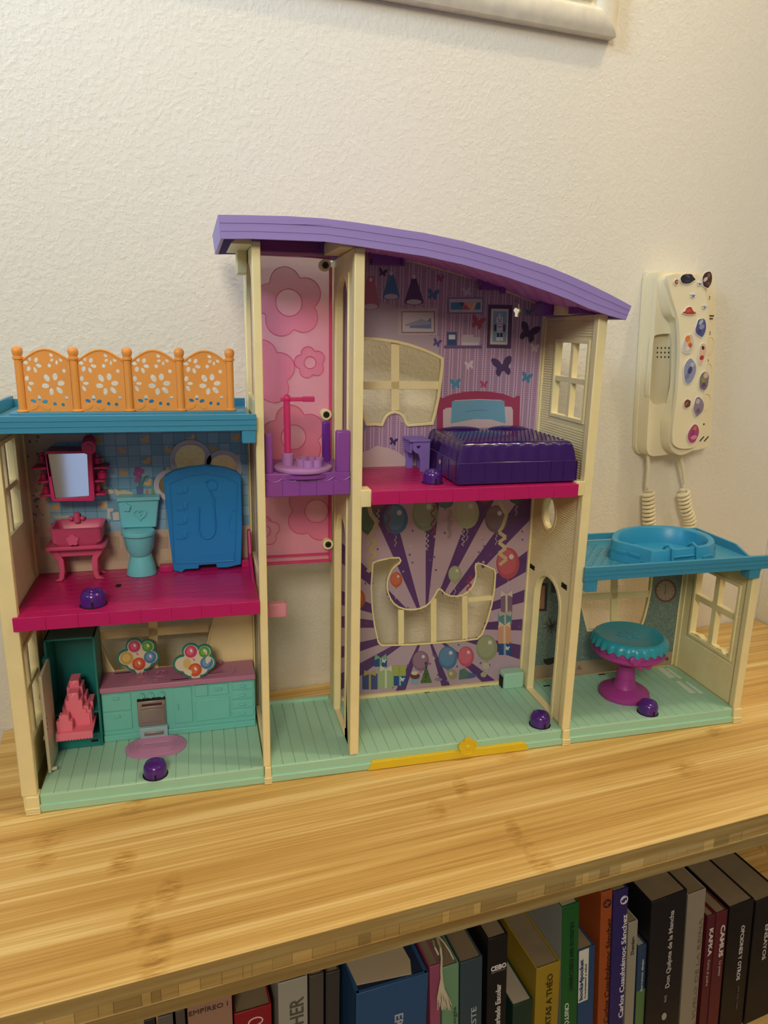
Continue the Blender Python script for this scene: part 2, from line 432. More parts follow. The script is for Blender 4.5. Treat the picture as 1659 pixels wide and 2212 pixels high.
rail((U1, Z1), (U0, Z1), (-1, 1), (-1, -1)).build('top_rail', FRW, fr)
bx(U0+.03, U1-.03, -.006, -.001, Z0+.03, Z1-.03).build('mount_board', mat('mount_paper', '#E6E0D2', .7), fr)
# ------------------------------------------------------------------ the doll house
YB = .105                                            # plane of the printed back walls
dh = thing('doll_house', (.345, .06, 0), 'large cream plastic doll house with lilac curved roof, magenta floors and mint base', 'doll house')
def part(mb, name, m, parent=dh, **k): return mb.build(name, m, parent, **k)
H = MB
# --- bases with planks
def base(x0, x1, y0, y1, name='base_floor'):
    o = part(H().box(x0, x1, y0, y1, .001, .0160), name, MINT, bevel=.0012)
    part(H().box(x0, x1, y0-.0022, y0+.004, .0006, .0072), 'base_lip', MINT, o, bevel=.0007)
    n = round((x1-x0)/.0113); wd = (x1-x0)/n
    first = None
    for i in range(n):
        a = x0+i*wd
        if first is None:
            first = part(H().box(a+.00026, a+wd-.00026, y0+.0006, y1-.0005, .0153, .0168), 'plank', MINT, o, bevel=.0003)
        else:
            c = first.copy(); COL.objects.link(c); c.parent = o; c.location = (i*wd, 0, 0)
    return o
bk_ = base(.0035, .1925, -.001, .104)
bm_ = base(.1985, .4905, -.001, .112)
br_ = base(.4985, .6925, -.001, .104)
part(H().box(.2, .2715, .109, .114, .016, .0195), 'rear_rim', MINT, bm_, bevel=.0008)
# socket block at the back of the main room
gb = part(H().box(.4655, .4895, .089, .104, .0165, .0355), 'socket_block', MINT, dh, bevel=.0015)
part(H().box(.4648, .4656, .092, .101, .017, .030), 'slot', DARK, gb)
for (px, py) in (z6(580, 1388), z6(975, 1340)):
    p = P(px, py, z=.0168); s = 1 if px < 950 else 2
    part(H().box(p.x-.003*s, p.x+.003*s, p.y-.0015*s, p.y+.0015*s, .0167, .01695), 'slot', DARK, bm_)
for (px, py) in (z7(240, 1310), z7(595, 1237)):
    p = P(px, py, z=.0168); part(H().box(p.x-.004, p.x+.004, p.y-.0012, p.y+.0012, .0167, .01695), 'slot', DARK, br_)
# yellow catch along the front
yc = part(H().prism([(.2890, .0008), (.2930, .0092), (.4490, .0092), (.4538, .0008)], 'y', -.0046, -.0008), 'yellow_latch_bar', mat('yellow_plastic', '#E3C52A', .4), dh, bevel=.0005)
YEL = MATS['yellow_plastic']; fc = P(*z6(858, 1765), y=-.004)
part(H().prism(flower(fc.x, fc.z+.001, .0098, 5, math.pi/2, .48), 'y', -.0062, -.0040), 'flower_knob', YEL, yc, bevel=.0006)
part(H().prism(flower(fc.x, fc.z+.001, .0098, 5, math.pi/2, .48), 'y', -.0072, -.0060, holes=[flower(fc.x, fc.z+.001, .0078, 5, math.pi/2, .46)]), 'flower_rim', YEL, yc, bevel=.0003)
part(H().ball((fc.x, -.0064, fc.z+.001), .0028, .0012, .0028), 'flower_centre', YEL, yc)
# --- side walls (x planes)
def siding(x, dirn, y0, y1, z0, z1, holes, parent, dz=.0024):
    """horizontal weatherboard ridges on a side wall, skipping its openings; dirn: side it faces"""
    m = H(); z = z0
    while z < z1:
        zc = z+dz/2; cuts = []
        for h in holes:
            xs = []
            for i in range(len(h)):
                a, b = h[i], h[i-1]
                if (a[1] > zc) != (b[1] > zc): xs.append(a[0]+(zc-a[1])*(b[0]-a[0])/(b[1]-a[1]))
            xs.sort()
            for i in range(0, len(xs)-1, 2): cuts.append((xs[i], xs[i+1]))
        cuts.sort(); s = y0; segs = []
        for a, b in cuts:
            if a > s: segs.append((s, min(a, y1)))
            s = max(s, b)
        if s < y1: segs.append((s, y1))
        for a, b in segs:
            if b-a < .0008: continue
            v = [(x, a, z), (x, b, z), (x+dirn*.0008, b, z+dz*.12), (x+dirn*.0008, a, z+dz*.12), (x, b, z+dz), (x, a, z+dz)]
            m.add(v, [(0, 1, 2, 3), (3, 2, 4, 5)])
        z += dz
    o = m.build('siding', CREAM, parent, flat=True); o['kind'] = 'stuff'; return o
def win_frame(x0, x1, outer, holes, name='window_frame', parent=None, w=.0035):
    big = offset(outer, w)
    return part(H().prism(big, 'x', x0, x1, holes=[outer]), name, CREAM, parent, bevel=.0003)
def rect(y0, y1, z0, z1): return [(y0, z0), (y1, z0), (y1, z1), (y0, z1)]
def window_panes(ya, yb_, za, zb, my, mz, bw=.0026):
    """four rectangular lights around a mullion cross; za bottom, zb top"""
    return [rect(ya, my-bw, za, mz-bw), rect(my+bw, yb_, za, mz-bw), rect(ya, my-bw, mz+bw, zb), rect(my+bw, yb_, mz+bw, zb)]
def rot90(p): return p
# right main wall
pn = window_panes(.0165, .077, .3265, .3955, .0465, .3610)
oval = circ(.0665, .2250, .0125, .0160, 28)
arch = [(.0285, .0185), (.0285, .1290)]+[(.0560-.0275*math.cos(a), .1290+.0300*math.sin(a)**.85) for a in [math.pi*i/16 for i in range(1, 16)]]+[(.0835, .1290), (.0835, .0185)]
XR0, XR1 = .4900, .4990
outl = [(-.0005, .001), (YB+.006, .001), (YB+.006, .4185), (.0, .4215)]
wr = part(H().prism(outl, 'x', XR0+.0026, XR1-.0004, holes=pn+[oval, arch]), 'side_wall', CREAM, dh, bevel=.0004)
siding(XR0+.0026, -1, .0075, YB-.002, .018, .415, [rect(.011, .083, .319, .402), circ(.0665, .2250, .017, .0205, 24), offset(arch, .004)], wr)
part(H().box(XR0, XR1, -.0015, .007, .0165, .4215), 'corner_post', CREAM, wr, bevel=.0008)
part(H().box(XR0+.0005, XR1, YB-.003, YB+.0075, .0165, .418), 'rear_post', CREAM, wr, bevel=.0008)
win_frame(XR0+.0012, XR0+.003, rect(.0165, .077, .3265, .3955), [], parent=wr)
part(H().prism(offset(oval, .0045), 'x', XR0+.0016, XR0+.003, holes=[offset(oval, .0008)]), 'round_window_rim', CREAM, wr, bevel=.0003)
part(H().prism(offset(arch, .004), 'x', XR0+.0012, XR0+.003, holes=[arch]), 'arch_rim', CREAM, wr, bevel=.0003)
def foot(x0, x1, z1=.0165):
    o = part(H().box(x0-.0004, x1+.0004, -.0038, .008, .0006, z1), 'post_foot', CREAM, dh, bevel=.0007)
    for i in range(3): part(H().box(x0-.001, x1+.001, -.0052, .0085, .0006+i*.0022, .0022+i*.0022), 'foot_step', CREAM, o, bevel=.0003)
foot(.4912, .4978); foot(.1932, .1982); foot(.6932, .7015); foot(-.0065, .0028)
for (px, py) in (z7(148, 548), z7(352, 672)):
    p = P(px, py, x=XR0+.0020); part(H().box(XR0+.0018, XR0+.0024, p.y-.0055, p.y+.0055, p.z-.0025, p.z+.0025), 'slot', DARK, wr)
# brackets carrying the upper floor
part(H().box(.4825, XR0+.001, -.002, .012, .2590, .2725), 'floor_bracket', CREAM, wr, bevel=.0006)
# left main wall
arch_hi = [(.0566, .345), (.0566, .410)]+[(.0900-.0334*math.cos(a), .410+.047*math.sin(a)) for a in [math.pi*i/12 for i in range(1, 12)]]+[(.1234, .410), (.1234, .345)]
XL0, XL1 = .1920, .1985
arch_hi = [(min(p[0], .100) if False else .020+(p[0]-.0566)*1.15, p[1]) for p in arch_hi]
wl_ = part(H().prism([(0, .001), (.110, .001), (.110, .4670), (0, .4680)], 'x', XL0+.0012, XL1-.0012, holes=[arch_hi, rect(.012, .100, .022, .158), rect(.012, .100, .19, .33)]), 'side_wall', CREAM, dh, bevel=.0004)
part(H().box(XL0-.0002, XL1, -.0015, .0065, .0165, .4680), 'corner_post', CREAM, wl_, bevel=.0008)
part(H().box(XL0+.0002, XL1-.0004, .100, .1115, .0165, .4675), 'rear_post', CREAM, wl_, bevel=.0008)
# clear panes hold the lower bays of that wall
GLZ = mat('clear_plastic_sheet', '#DDE3EA', .12, alpha=.28)
part(H().box(XL0+.0028, XL1-.0028, .0125, .0995, .0225, .1575), 'clear_sheet', GLZ, wl_)
part(H().box(XL0+.0028, XL1-.0028, .0125, .0995, .1905, .3295), 'clear_sheet', GLZ, wl_)
# middle wall: front strip, arches, rear strip
XM0, XM1 = .2722, .2792
def tallarch(z0, z1, r): return [(.0300, z0), (.0300, z1)]+[(.0575-.0275*math.cos(a), z1+r*math.sin(a)) for a in [math.pi*i/12 for i in range(1, 12)]]+[(.0850, z1), (.0850, z0)]
wm_ = part(H().prism([(0, .0185), (.0, .4670), (.1120, .4640), (.1120, .0185)], 'x', XM0+.001, XM1-.001, holes=[tallarch(.0186, .205, .030), tallarch(.272, .415, .034)]), 'partition_wall', CREAM, dh, bevel=.0004)
part(H().box(XM0-.0004, XM1+.0012, -.0015, .007, .0175, .4670), 'corner_post', CREAM, wm_, bevel=.0009)
part(H().box(XM0, XM1+.0008, .084, .0925, .0168, .4580), 'rear_post', CREAM, wm_, bevel=.0012)
part(H().box(XM0, XM1, .0255, .030, .030, .4500), 'edge_rib', CREAM, wm_, bevel=.0005)
part(H().box(.2790, .2885, -.002, .014, .2565, .2715), 'floor_bracket', CREAM, wm_, bevel=.0006)
# left wing outer wall, leans out a touch towards the front
XO0, XO1 = -.0105, -.0025
pw = window_panes(.012, .069, .238, .311, .041, .2735, .0022); pk = window_panes(.016, .072, .055, .138, .043, .098, .0022)
wo_ = part(H().prism([(-.0005, .001), (.110, .001), (.110, .324), (-.0005, .324)], 'x', XO0+.001, XO1-.0012, holes=pw+pk), 'side_wall', CREAM, dh, bevel=.0004)
siding(XO1-.0012, 1, .009, .100, .018, .320, [rect(.008, .073, .233, .316), rect(.012, .077, .050, .142)], wo_)
part(H().box(XO0, XO1+.0045, -.0015, .006, .0165, .3235), 'corner_post', CREAM, wo_, bevel=.0008)
part(H().box(XO0, XO1+.001, .100, .1115, .0165, .3235), 'rear_post', CREAM, wo_, bevel=.0008)
win_frame(XO1-.0014, XO1+.0004, rect(.012, .069, .238, .311), [], parent=wo_); win_frame(XO1-.0014, XO1+.0004, rect(.016, .072, .055, .138), [], parent=wo_)
# right wing outer wall
XW0, XW1 = .6925, .7015
pr_ = window_panes(.0175, .083, .0675, .1475, .0500, .1130, .0035)
_j = random.Random(2)                                # the two lower lights have chewed sills
for k_ in (0, 1):
    (ya_, za_), (yb_, _z), c_, d_ = pr_[k_]
    n_ = 9; pr_[k_] = [(ya_+(yb_-ya_)*i/n_, za_+_j.uniform(0, .0032)) for i in range(n_+1)]+[c_, d_]
ww_ = part(H().prism([(-.0005, .001), (YB+.006, .001), (YB+.006, .173), (-.0005, .175)], 'x', XW0+.0016, XW1-.0004, holes=pr_), 'side_wall', CREAM, dh, bevel=.0004)
siding(XW0+.0016, -1, .008, YB-.002, .018, .170, [rect(.012, .089, .062, .153)], ww_)
part(H().box(XW0, XW1, -.0015, .006, .0165, .1745), 'corner_post', CREAM, ww_, bevel=.0008)
part(H().box(XW0, XW1, YB-.006, YB+.0065, .0165, .1735), 'rear_post', CREAM, ww_, bevel=.0008)
win_frame(XW0+.0002, XW0+.002, rect(.0175, .083, .0675, .1475), [], parent=ww_)
# --- magenta floors
def slab(x0, x1, z0, z1, y0=-.004, y1=.107, tilt=0, pattern=True, name='upper_floor'):
    m = H(); 
    m.box(x0, x1, y0, y1, z0+.002, z1)
    o = part(m, name, MAG, dh, bevel=.0005)
    n = max(2, round((x1-x0)/.0235)); wd = (x1-x0)/n
    for i in range(n):
        a = x0+i*wd
        part(H().box(a+.00005, a+wd-.00005, y0-.0005, y0+.0010, z0, z1+.0002), 'front_tile', MAG, o, bevel=.0003)
    # zigzag floor tiles
    g = H(); st = .0118; r = 0; y = y0+.010
    while y < y1-.008:
        pts = []; x = x0+.006; k = 0
        while x < x1-.006: pts.append((x, y+(.0022 if k % 2 else 0), z1)); x += .0055; k += 1
        for a, b in zip(pts, pts[1:]):
            g.add([(a[0], a[1]-.0003, z1+.00002), (b[0], b[1]-.0003, z1+.00002), (b[0], b[1]+.0003, z1+.00028), (a[0], a[1]+.0003, z1+.00028), (b[0], b[1]+.0005, z1+.00002), (a[0], a[1]+.0005, z1+.00002)], [(0, 1, 2, 3), (3, 2, 4, 5)])
        y += .0105
    gg = g.build('floor_ridges', MAG, o, flat=True); gg['kind'] = 'stuff'
    return o
fl_l = slab(-.0015, .1915, .1668, .1782)
fl_r = slab(.2885, .4832, .2588, .2705)
part(H().box(.2795, .2890, .014, .107, .2600, .2702), 'floor_edge', MAG, fl_r, bevel=.0004); part(H().box(.4830, .4900, .014, .107, .2600, .2702), 'floor_edge', MAG, fl_r, bevel=.0004)
p = P(*z1(685, 1432), z=.1783); part(H().box(p.x-.0022, p.x+.0022, p.y-.0035, p.y+.0035, .1780, .17855), 'slot', DARK, fl_l)
# clips standing on the bathroom floor
for (u0, u1, v0, v1, y) in ((928, 1002, 1362, 1318, .094), (1395, 1450, 1320, 1285, .094)):
    a = P(*z1(u0, v0), y=y); b = P(*z1(u1, v1), y=y); part(H().box(a.x, b.x, y-.006, y+.004, .1782, b.z+.002), 'shower_clip', MAG, fl_l, bevel=.0005)
a = P(*z1(1425, 1340), y=.07); b = P(*z1(1450, 1140), y=.07)
part(H().prism([(.045, .178), (.098, .178), (.098, b.z-.004), (.092, b.z), (.086, b.z), (.078, .195), (.05, .182)], 'x', .1888, .1912), 'floor_side_tab', MAG, fl_l, bevel=.0004)
# --- blue flat roof, left
def fascia(x0, x1, y, z0, z1, parent, m=BLUE, n=3, name='fascia'):
    part(H().box(x0, x1, y, y+.003, z0, z1), name, m, parent, bevel=.0006)
    hh = (z1-z0)
    for i in range(n):
        part(H().box(x0-.0002, x1+.0002, y-.0003-.0004*i, y+.0004, z0+hh*(i+.02)/n, z0+hh*(i+.98)/n), name+'_moulding', m, parent, bevel=.0002)
rl = part(H().box(-.012, .1915, -.003, .128, .3275, .3305), 'flat_roof', BLUE, dh, bevel=.0005)
fascia(-.016, .1918, -.008, .3248, .3378, rl)
ZLED = P(270, 888, y=.0385).z
part(H().box(.004, .186, .0300, .0475, .3300, ZLED), 'fence_ledge', BLUE, rl, bevel=.0006)
part(H().box(-.016, .1918, .1265, .1300, .3245, .3372), 'roof_parapet', BLUE, rl, bevel=.0005)
part(H().prism([(-.008, .3248), (.130, .3248), (.130, .3400), (.060, .3400), (.050, .3378), (-.008, .3378)], 'x', -.0165, -.0135), 'roof_side', BLUE, rl, bevel=.0005)
part(H().box(.1805, .1915, -.0075, .004, .3145, .3250), 'roof_bracket', BLUE, rl, bevel=.0006)
part(H().box(-.014, .0005, -.0075, .004, .3145, .3250), 'roof_bracket', BLUE, rl, bevel=.0006)
# --- blue flat roof with tiles, right
ZR = .1782
rr = part(H().box(.4995, .706, -.003, .112, .1745, ZR), 'flat_roof', BLUE, dh, bevel=.0005)
fascia(.4955, .7085, -.008, .1765, .1905, rr)
part(H().box(.4990, .708, .1105, .1135, .1790, .1862), 'roof_parapet', BLUE, rr, bevel=.0005)
part(H().prism([(-.008, .1775), (.1135, .1775), (.1135, .1862), (.046, .1866), (.026, .1800), (.004, .1800), (-.008, .1800)], 'x', .7055, .7080), 'roof_side', BLUE, rr, bevel=.0005)
part(H().box(.4985, .5105, -.0075, .005, .1652, .1768), 'roof_bracket', BLUE, rr, bevel=.0006)
part(H().box(.6825, .6950, -.0070, .006, .1662, .1775), 'roof_bracket', BLUE, rr, bevel=.0006)
def scallops(x0, x1, y0, y1, z, parent, m, s=.0105, up=1):
    """overlapping round tiles, each its own small plate"""
    first = None; row = 0; y = y1
    while y > y0:
        x = x0+(s/2 if row % 2 else 0)
        while x < x1-s*.6:
            if first is None:
                pts = [(x+.0003, y), (x+.0003, y-s*.45)]+[(x+s/2-(s/2-.0003)*math.cos(a), y-s*.45-s*.40*math.sin(a)) for a in [math.pi*i/6 for i in range(1, 6)]]+[(x+s-.0003, y-s*.45), (x+s-.0003, y)]
                first = part(H().prism(pts, 'z', z, z+.0006*up), 'roof_tile', m, parent); fx, fy = x, y
            else:
                c = first.copy(); COL.objects.link(c); c.parent = parent; c.location = (x-fx, y-fy, 0)
            x += s
        y -= s*.62; row += 1
scallops(.501, .570, .002, .108, ZR+.0001, rr, BLUE)
# --- curved lilac roof
ctr = [(472, 464, 479, 516), (540, 465, 541, 516), (620, 467, 622, 519), (700, 472, 702, 522), (765, 480, 767, 531), (830, 490, 832, 541), (915, 503, 918, 554), (1000, 521, 1001, 572), (1090, 546, 1092, 598), (1180, 575, 1181, 629), (1225, 593, 1226, 646), (1270, 613, 1270, 666), (1317, 636, 1316, 682), (1363, 661, 1352, 691)]
YF = -.0125; tp = []; bt = []
for a, b, c, d in ctr:
    p = P(a, b, y=YF); tp.append((p.x, p.z)); p = P(c, d, y=YF); bt.append((p.x, p.z))
ro = part(H().prism(tp+[(x, z-.0028) for x, z in tp][::-1], 'y', YF+.002, .1220), 'curved_roof', ROOFP, dh)
band = lambda t0, t1: [(a[0]+(b[0]-a[0])*t0, a[1]+(b[1]-a[1])*t0) for a, b in zip(tp, bt)]+[(a[0]+(b[0]-a[0])*t1, a[1]+(b[1]-a[1])*t1) for a, b in zip(tp, bt)][::-1]
part(H().prism(band(0, 1), 'y', YF, YF+.0025), 'roof_fascia', ROOFP, ro, bevel=.0005)
for t0, t1, d in ((.0, .34, .0010), (.34, .68, .0006), (.68, 1.0, .0003)):
    part(H().prism(band(t0, t1), 'y', YF-d, YF+.0004), 'roof_moulding', ROOFP, ro, bevel=.00015)
part(H().prism(band(0, 1), 'y', .1195, .1220), 'rear_fascia', ROOFP, ro, bevel=.0005)
part(H().add([(tp[0][0]-.0006, YF, tp[0][1]), (tp[0][0]-.0012, .122, tp[0][1]), (bt[0][0]-.0012, .122, bt[0][1]), (bt[0][0]-.0006, YF, bt[0][1]), (tp[0][0]+.0018, YF, tp[0][1]), (tp[0][0]+.0018, .122, tp[0][1]), (bt[0][0]+.0018, .122, bt[0][1]), (bt[0][0]+.0018, YF, bt[0][1])], [(0, 1, 2, 3), (7, 6, 5, 4), (0, 4, 5, 1), (1, 5, 6, 2), (2, 6, 7, 3), (3, 7, 4, 0)]), 'roof_end', ROOFP, ro, bevel=.0004)
part(H().prism([(tp[-1][0]-.002, tp[-1][1]-.001), tp[-1], bt[-1], (bt[-1][0]-.003, bt[-1][1]+.0008)], 'y', YF, .122), 'roof_end', ROOFP, ro)
# round tiles moulded on the sloping underside
def curve_at(c, x):
    for (a, b), (c_, d) in zip(c, c[1:]):
        if x <= c_: return b+(d-b)*(x-a)/(c_-a)
    return c[-1][1]
def zu(x, y=.05): return curve_at(bt, x)+.0018+.0085*(y+.0125)/.115
ux = [.2800+(.5040-.2800)*k/24 for k in range(25)]; m = H(); ya, yb2 = YF+.003, .1185
m.loft([[(x, ya, zu(x, ya)), (x, yb2, zu(x, yb2)), (x, yb2, zu(x, yb2)+.0010), (x, ya, zu(x, ya)+.0010)] for x in ux])
part(m, 'roof_lining', ROOFD, ro)
s = .0145; row = 0; y = .100
while y > -.004:
    x = .283+(s/2 if row % 2 else 0)
    while x < .490:
        cx_ = x+s/2; n = 12
        pts = [(cx_+(s/2-.0004)*math.cos(t), y+.0068*math.sin(t)) for t in [2*math.pi*i/12 for i in range(12)]]
        m = H(); m.add([(a, b, zu(a, b)-.00005) for a, b in pts]+[(cx_+(a-cx_)*.9, y+(b-y)*.9, zu(a, b)-.0011) for a, b in pts], [tuple(range(n)), tuple(range(n, 2*n))[::-1]]+[(i, (i+1) % n, n+(i+1) % n, n+i) for i in range(n)])
        part(m, 'underside_tile', ROOFD, ro, smooth=False); x += s
    y -= .0118; row += 1
# lugs and brackets under the roof
def lug(px0, py0, px1, py1, y, d=.01, m=None):
    a = P(px0, py0, y=y); b = P(px1, py1, y=y); part(H().box(a.x, b.x, y, y+d, b.z, a.z), 'roof_lug', m or ROOFD, ro, bevel=.0006)
VIO = mat('violet_lug_plastic', '#7A3FA0', .4)
lug(*z4(170, 110), *z4(340, 190), .0915, .012, VIO); lug(*z4(150, 100), *z4(170, 150), .088, .004, VIO); lug(*z4(335, 130), *z4(350, 195), .088, .004, VIO)
lug(*z4(790, 245), *z4(915, 330), .0905, .012, VIO); lug(*z4(765, 245), *z4(785, 300), .087, .004, VIO); lug(*z4(890, 285), *z4(915, 350), .087, .004, VIO)
lug(*z4(1130, 395), *z4(1240, 475), .070, .020, VIO); lug(*z4(1328, 395), *z4(1465, 465), .012, .02, VIO); lug(*z4(1240, 402), *z4(1325, 470), .048, .02, CREAM)
# under-roof bracing over the lift shaft
lug(563, 518, 712, 552, .094, .006, mat('violet_roof_brace', '#8A3A86', .35))
lug(*zf(1040, 325), *zf(1165, 420), .088, .006, VIO)
a = P(*zf(1165, 345), y=.05); b = P(*zf(1315, 400), y=.05)
part(H().box(a.x-.004, XM1-.001, .010, .085, b.z-.002, a.z+.004), 'shaft_bracket', CREAM, dh, bevel=.001)
a = P(*zf(300, 310), y=.03); part(H().prism([(.1765, .4660), (.1925, .4660), (.1925, .4700), (.183, .4720)], 'y', .004, .085), 'shaft_bracket', CREAM, dh, bevel=.0005)
part(H().box(.1845, .1925, .06, .085, .4480, .4690), 'shaft_bracket', CREAM, dh, bevel=.0006)
# --- pink see-through panel of the lift shaft with flowers
YP = .0935
tl = P(563, 548, y=YP); trp = P(715, 556, y=YP); brp = P(713, 1204, y=YP); blp = P(578, 1222, y=YP)
XP0, XP1 = .1990, trp.x; ZP0, ZP1 = brp.z-.0035, .4700
pk_ = part(H().box(XP0, XP1, YP, YP+.0012, ZP0, ZP1), 'pink_screen', PINKT, dh)
part(H().box(XP1-.0018, XP1+.0006, YP-.004, YP+.0012, ZP0, ZP1-.012), 'screen_edge', PINKE, pk_, bevel=.0004)
part(H().box(XP0, XP1, YP-.004, YP+.0012, ZP0, ZP0+.0022), 'screen_edge', PINKE, pk_, bevel=.0004)
part(H().box(XP0, XP1, YP-.003, YP, ZP0+.0075, ZP0+.0090), 'screen_edge', PINKE, pk_)
part(H().box(XP0, XP1, YP-.002, YP, ZP1-.0045, ZP1-.0038), 'screen_edge', PINKE, pk_)
def fl_at(px, py, rpx, rot, hole=.38, k=.44):
    p = P(px, py, y=YP); r = rpx*(YP-CAM.y)/FOC*1.02
    f = flower(p.x, p.z, r, 5, rot, k, 80); f = [(min(max(a, XP0), XP1-.002), b) for a, b in f]
    part(H().prism(f, 'y', YP-.0010, YP-.0001, holes=[circ(p.x, p.z, r*hole)] if p.x-r*hole > XP0 else ()), 'raised_flower', PINKD, pk_)
    part(H().tube([(a, YP-.0010, b) for a, b in f], .00028, 5, closed=True), 'flower_outline', PINKE, pk_)
    if p.x-r*hole > XP0: part(H().tube([(a, YP-.0010, b) for a, b in circ(p.x, p.z, r*hole)], .00028, 5, closed=True), 'flower_outline', PINKE, pk_)
fl_at(*zf(765, 845), 70, 1.75); fl_at(*zf(542, 1448), 68, 1.6); fl_at(*zf(945, 1355), 33, 1.8); fl_at(*zf(805, 1990), 69, 1.75)
fl_at(*z5(565, 530), 68, 1.2); fl_at(*z5(150, 690), 34, .3)
SCREW = mat('dark_screw_steel', '#4A4744', .35, metal=.8)
for (px, py) in (zf(1078, 525), zf(1086, 1800), z5(660, 797)):
    p = P(px, py, y=.086)
    b = part(H().lathe([(.0052, 0), (.0052, .008), (.0048, .0085)], (p.x, .086, p.z), 'y', 20), 'screw_boss', CREAM, dh, bevel=.0004)
    part(H().lathe([(.0031, -.0004), (.0031, .0004)], (p.x, .086, p.z), 'y', 16), 'screw', SCREW, b)
    part(H().box(p.x-.002, p.x+.002, .0850, .0857, p.z-.0004, p.z+.0004).box(p.x-.0004, p.x+.0004, .0850, .0857, p.z-.002, p.z+.002), 'screw_slot', DARK, b)
# pink tab sticking out of the left wall
a = P(*z5(190, 1260), y=.045); b = P(*z5(328, 1362), y=.045)
tb = part(H().box(XL1-.0005, b.x, .040, .050, b.z, a.z), 'pink_tab', PINKT, dh, bevel=.0015); part(H().box(XL1, XL1+.0035, .038, .052, b.z-.001, a.z+.001), 'tab_collar', PINKE, tb, bevel=.0006)
# --- back walls
def window_from(pts, zoom, y=YB, it=0):
    o = xz(pts, zoom, y); return smoothp(o, it) if it else o
def bars(lst, zoom, y, parent, dep=.004):
    for (u0, v0, u1, v1, w_) in lst:
        a, b = P(*zoom(u0, v0), y=y), P(*zoom(u1, v1), y=y); d = Vector((b.x-a.x, b.z-a.z)).normalized(); n = Vector((-d.y, d.x))*w_/2
        part(H().prism([(a.x-n.x, a.z-n.y), (b.x-n.x, b.z-n.y), (b.x+n.x, b.z+n.y), (a.x+n.x, a.z+n.y)], 'y', y, y+dep), 'glazing_bar', CREAM, parent, bevel=.0004)
# bedroom
bed_win = window_from([(40, 612), (105, 606), (200, 612), (300, 626), (375, 645), (440, 667), (500, 692), (548, 716), (549, 745), (540, 830), (527, 930), (510, 1010), (495, 1068), (430, 1072), (368, 1076), (358, 1062), (352, 1040), (340, 1024), (318, 1008), (290, 1001), (262, 1008), (240, 1024), (226, 1045), (214, 1074), (178, 1070), (140, 1072), (120, 1020), (95, 940), (70, 850), (52, 760)], z4)
hx = P(*z4(978, 442), y=YB); cut = [(hx.x-.0022, hx.z+.0062), (hx.x+.0022, hx.z+.0062), (hx.x+.0022, hx.z+.0028), (hx.x+.0042, hx.z), (hx.x+.0022, hx.z-.0028), (hx.x+.0022, hx.z-.0062), (hx.x-.0022, hx.z-.0062), (hx.x-.0022, hx.z-.0028), (hx.x-.0042, hx.z), (hx.x-.0022, hx.z+.0028)][::-1]
bxs = [.2795, .4905]; topz = xz([(110, 85), (360, 150), (600, 215), (760, 262), (930, 330), (1122, 408)], z4, YB)
bed_out = [(.2795, .2705), (.4905, .2705), (.4905, topz[-1][1])]+[(x, z) for x, z in topz[::-1]]+[(.2795, topz[0][1]+.006)]
bw = part(H().prism(bed_out, 'y', YB+.0004, YB+.0035, holes=[bed_win, cut]), 'bedroom_back_wall', CREAM, dh)
part(H().prism(offset(bed_win, .0028), 'y', YB-.0022, YB+.0034, holes=[bed_win]), 'window_frame', CREAM, bw, bevel=.0004)
bars([(295, 622, 295, 1003, .0088*.9), (40, 862, 540, 862, .0088*.9)], z4, YB+.0005, bw, .003)
tr_ = [(x, z) for x, z in topz]; part(H().prism(tr_+[(x, z-.0022) for x, z in tr_][::-1], 'y', YB-.0012, YB+.0035), 'top_rim', CREAM, bw)
# party room
pty_win = window_from([(213, 500), (250, 485), (300, 474), (350, 466), (385, 466), (394, 480), (385, 497), (360, 512), (335, 540), (315, 580), (303, 620), (301, 665), (308, 705), (325, 745), (350, 780), (385, 805), (430, 820), (480, 823), (530, 816), (575, 797), (612, 765), (638, 725), (655, 690), (666, 681), (678, 686), (700, 712), (740, 728), (785, 731), (830, 722), (868, 698), (898, 660), (917, 615), (924, 570), (918, 525), (922, 507), (940, 505), (990, 522), (1040, 545), (1047, 570), (1040, 680), (1020, 790), (990, 900), (955, 985), (925, 1015), (800, 1030), (650, 1042), (480, 1054), (350, 1058), (272, 1060), (250, 1040), (225, 930), (208, 800), (202, 650)], z6)
pty_out = [(.2000, .0165), (.4905, .0165), (.4905, .2598), (.2793, .2598), (.2793, .4), (.2793, .0195), (.2000, .0195)]
pty_out = [(.2775, .0165), (.4905, .0165), (.4905, .2598), (.2775, .2598)]
pw_ = part(H().prism(pty_out, 'y', YB+.0004, YB+.0035, holes=[pty_win]), 'party_room_back_wall', CREAM, dh)
part(H().prism(offset(pty_win, .0016), 'y', YB-.0014, YB+.0034, holes=[pty_win]), 'window_frame', CREAM, pw_, bevel=.0004)
bars([(404, 822, 404, 1056, .0062), (628, 745, 628, 1044, .0064), (843, 725, 843, 1026, .0062), (865, 752, 1030, 740, .0052)], z6, YB+.0005, pw_, .003)
part(H().box(.2795, .4655, YB-.004, YB+.001, .0167, .0200), 'skirting', CREAM, pw_, bevel=.0004)
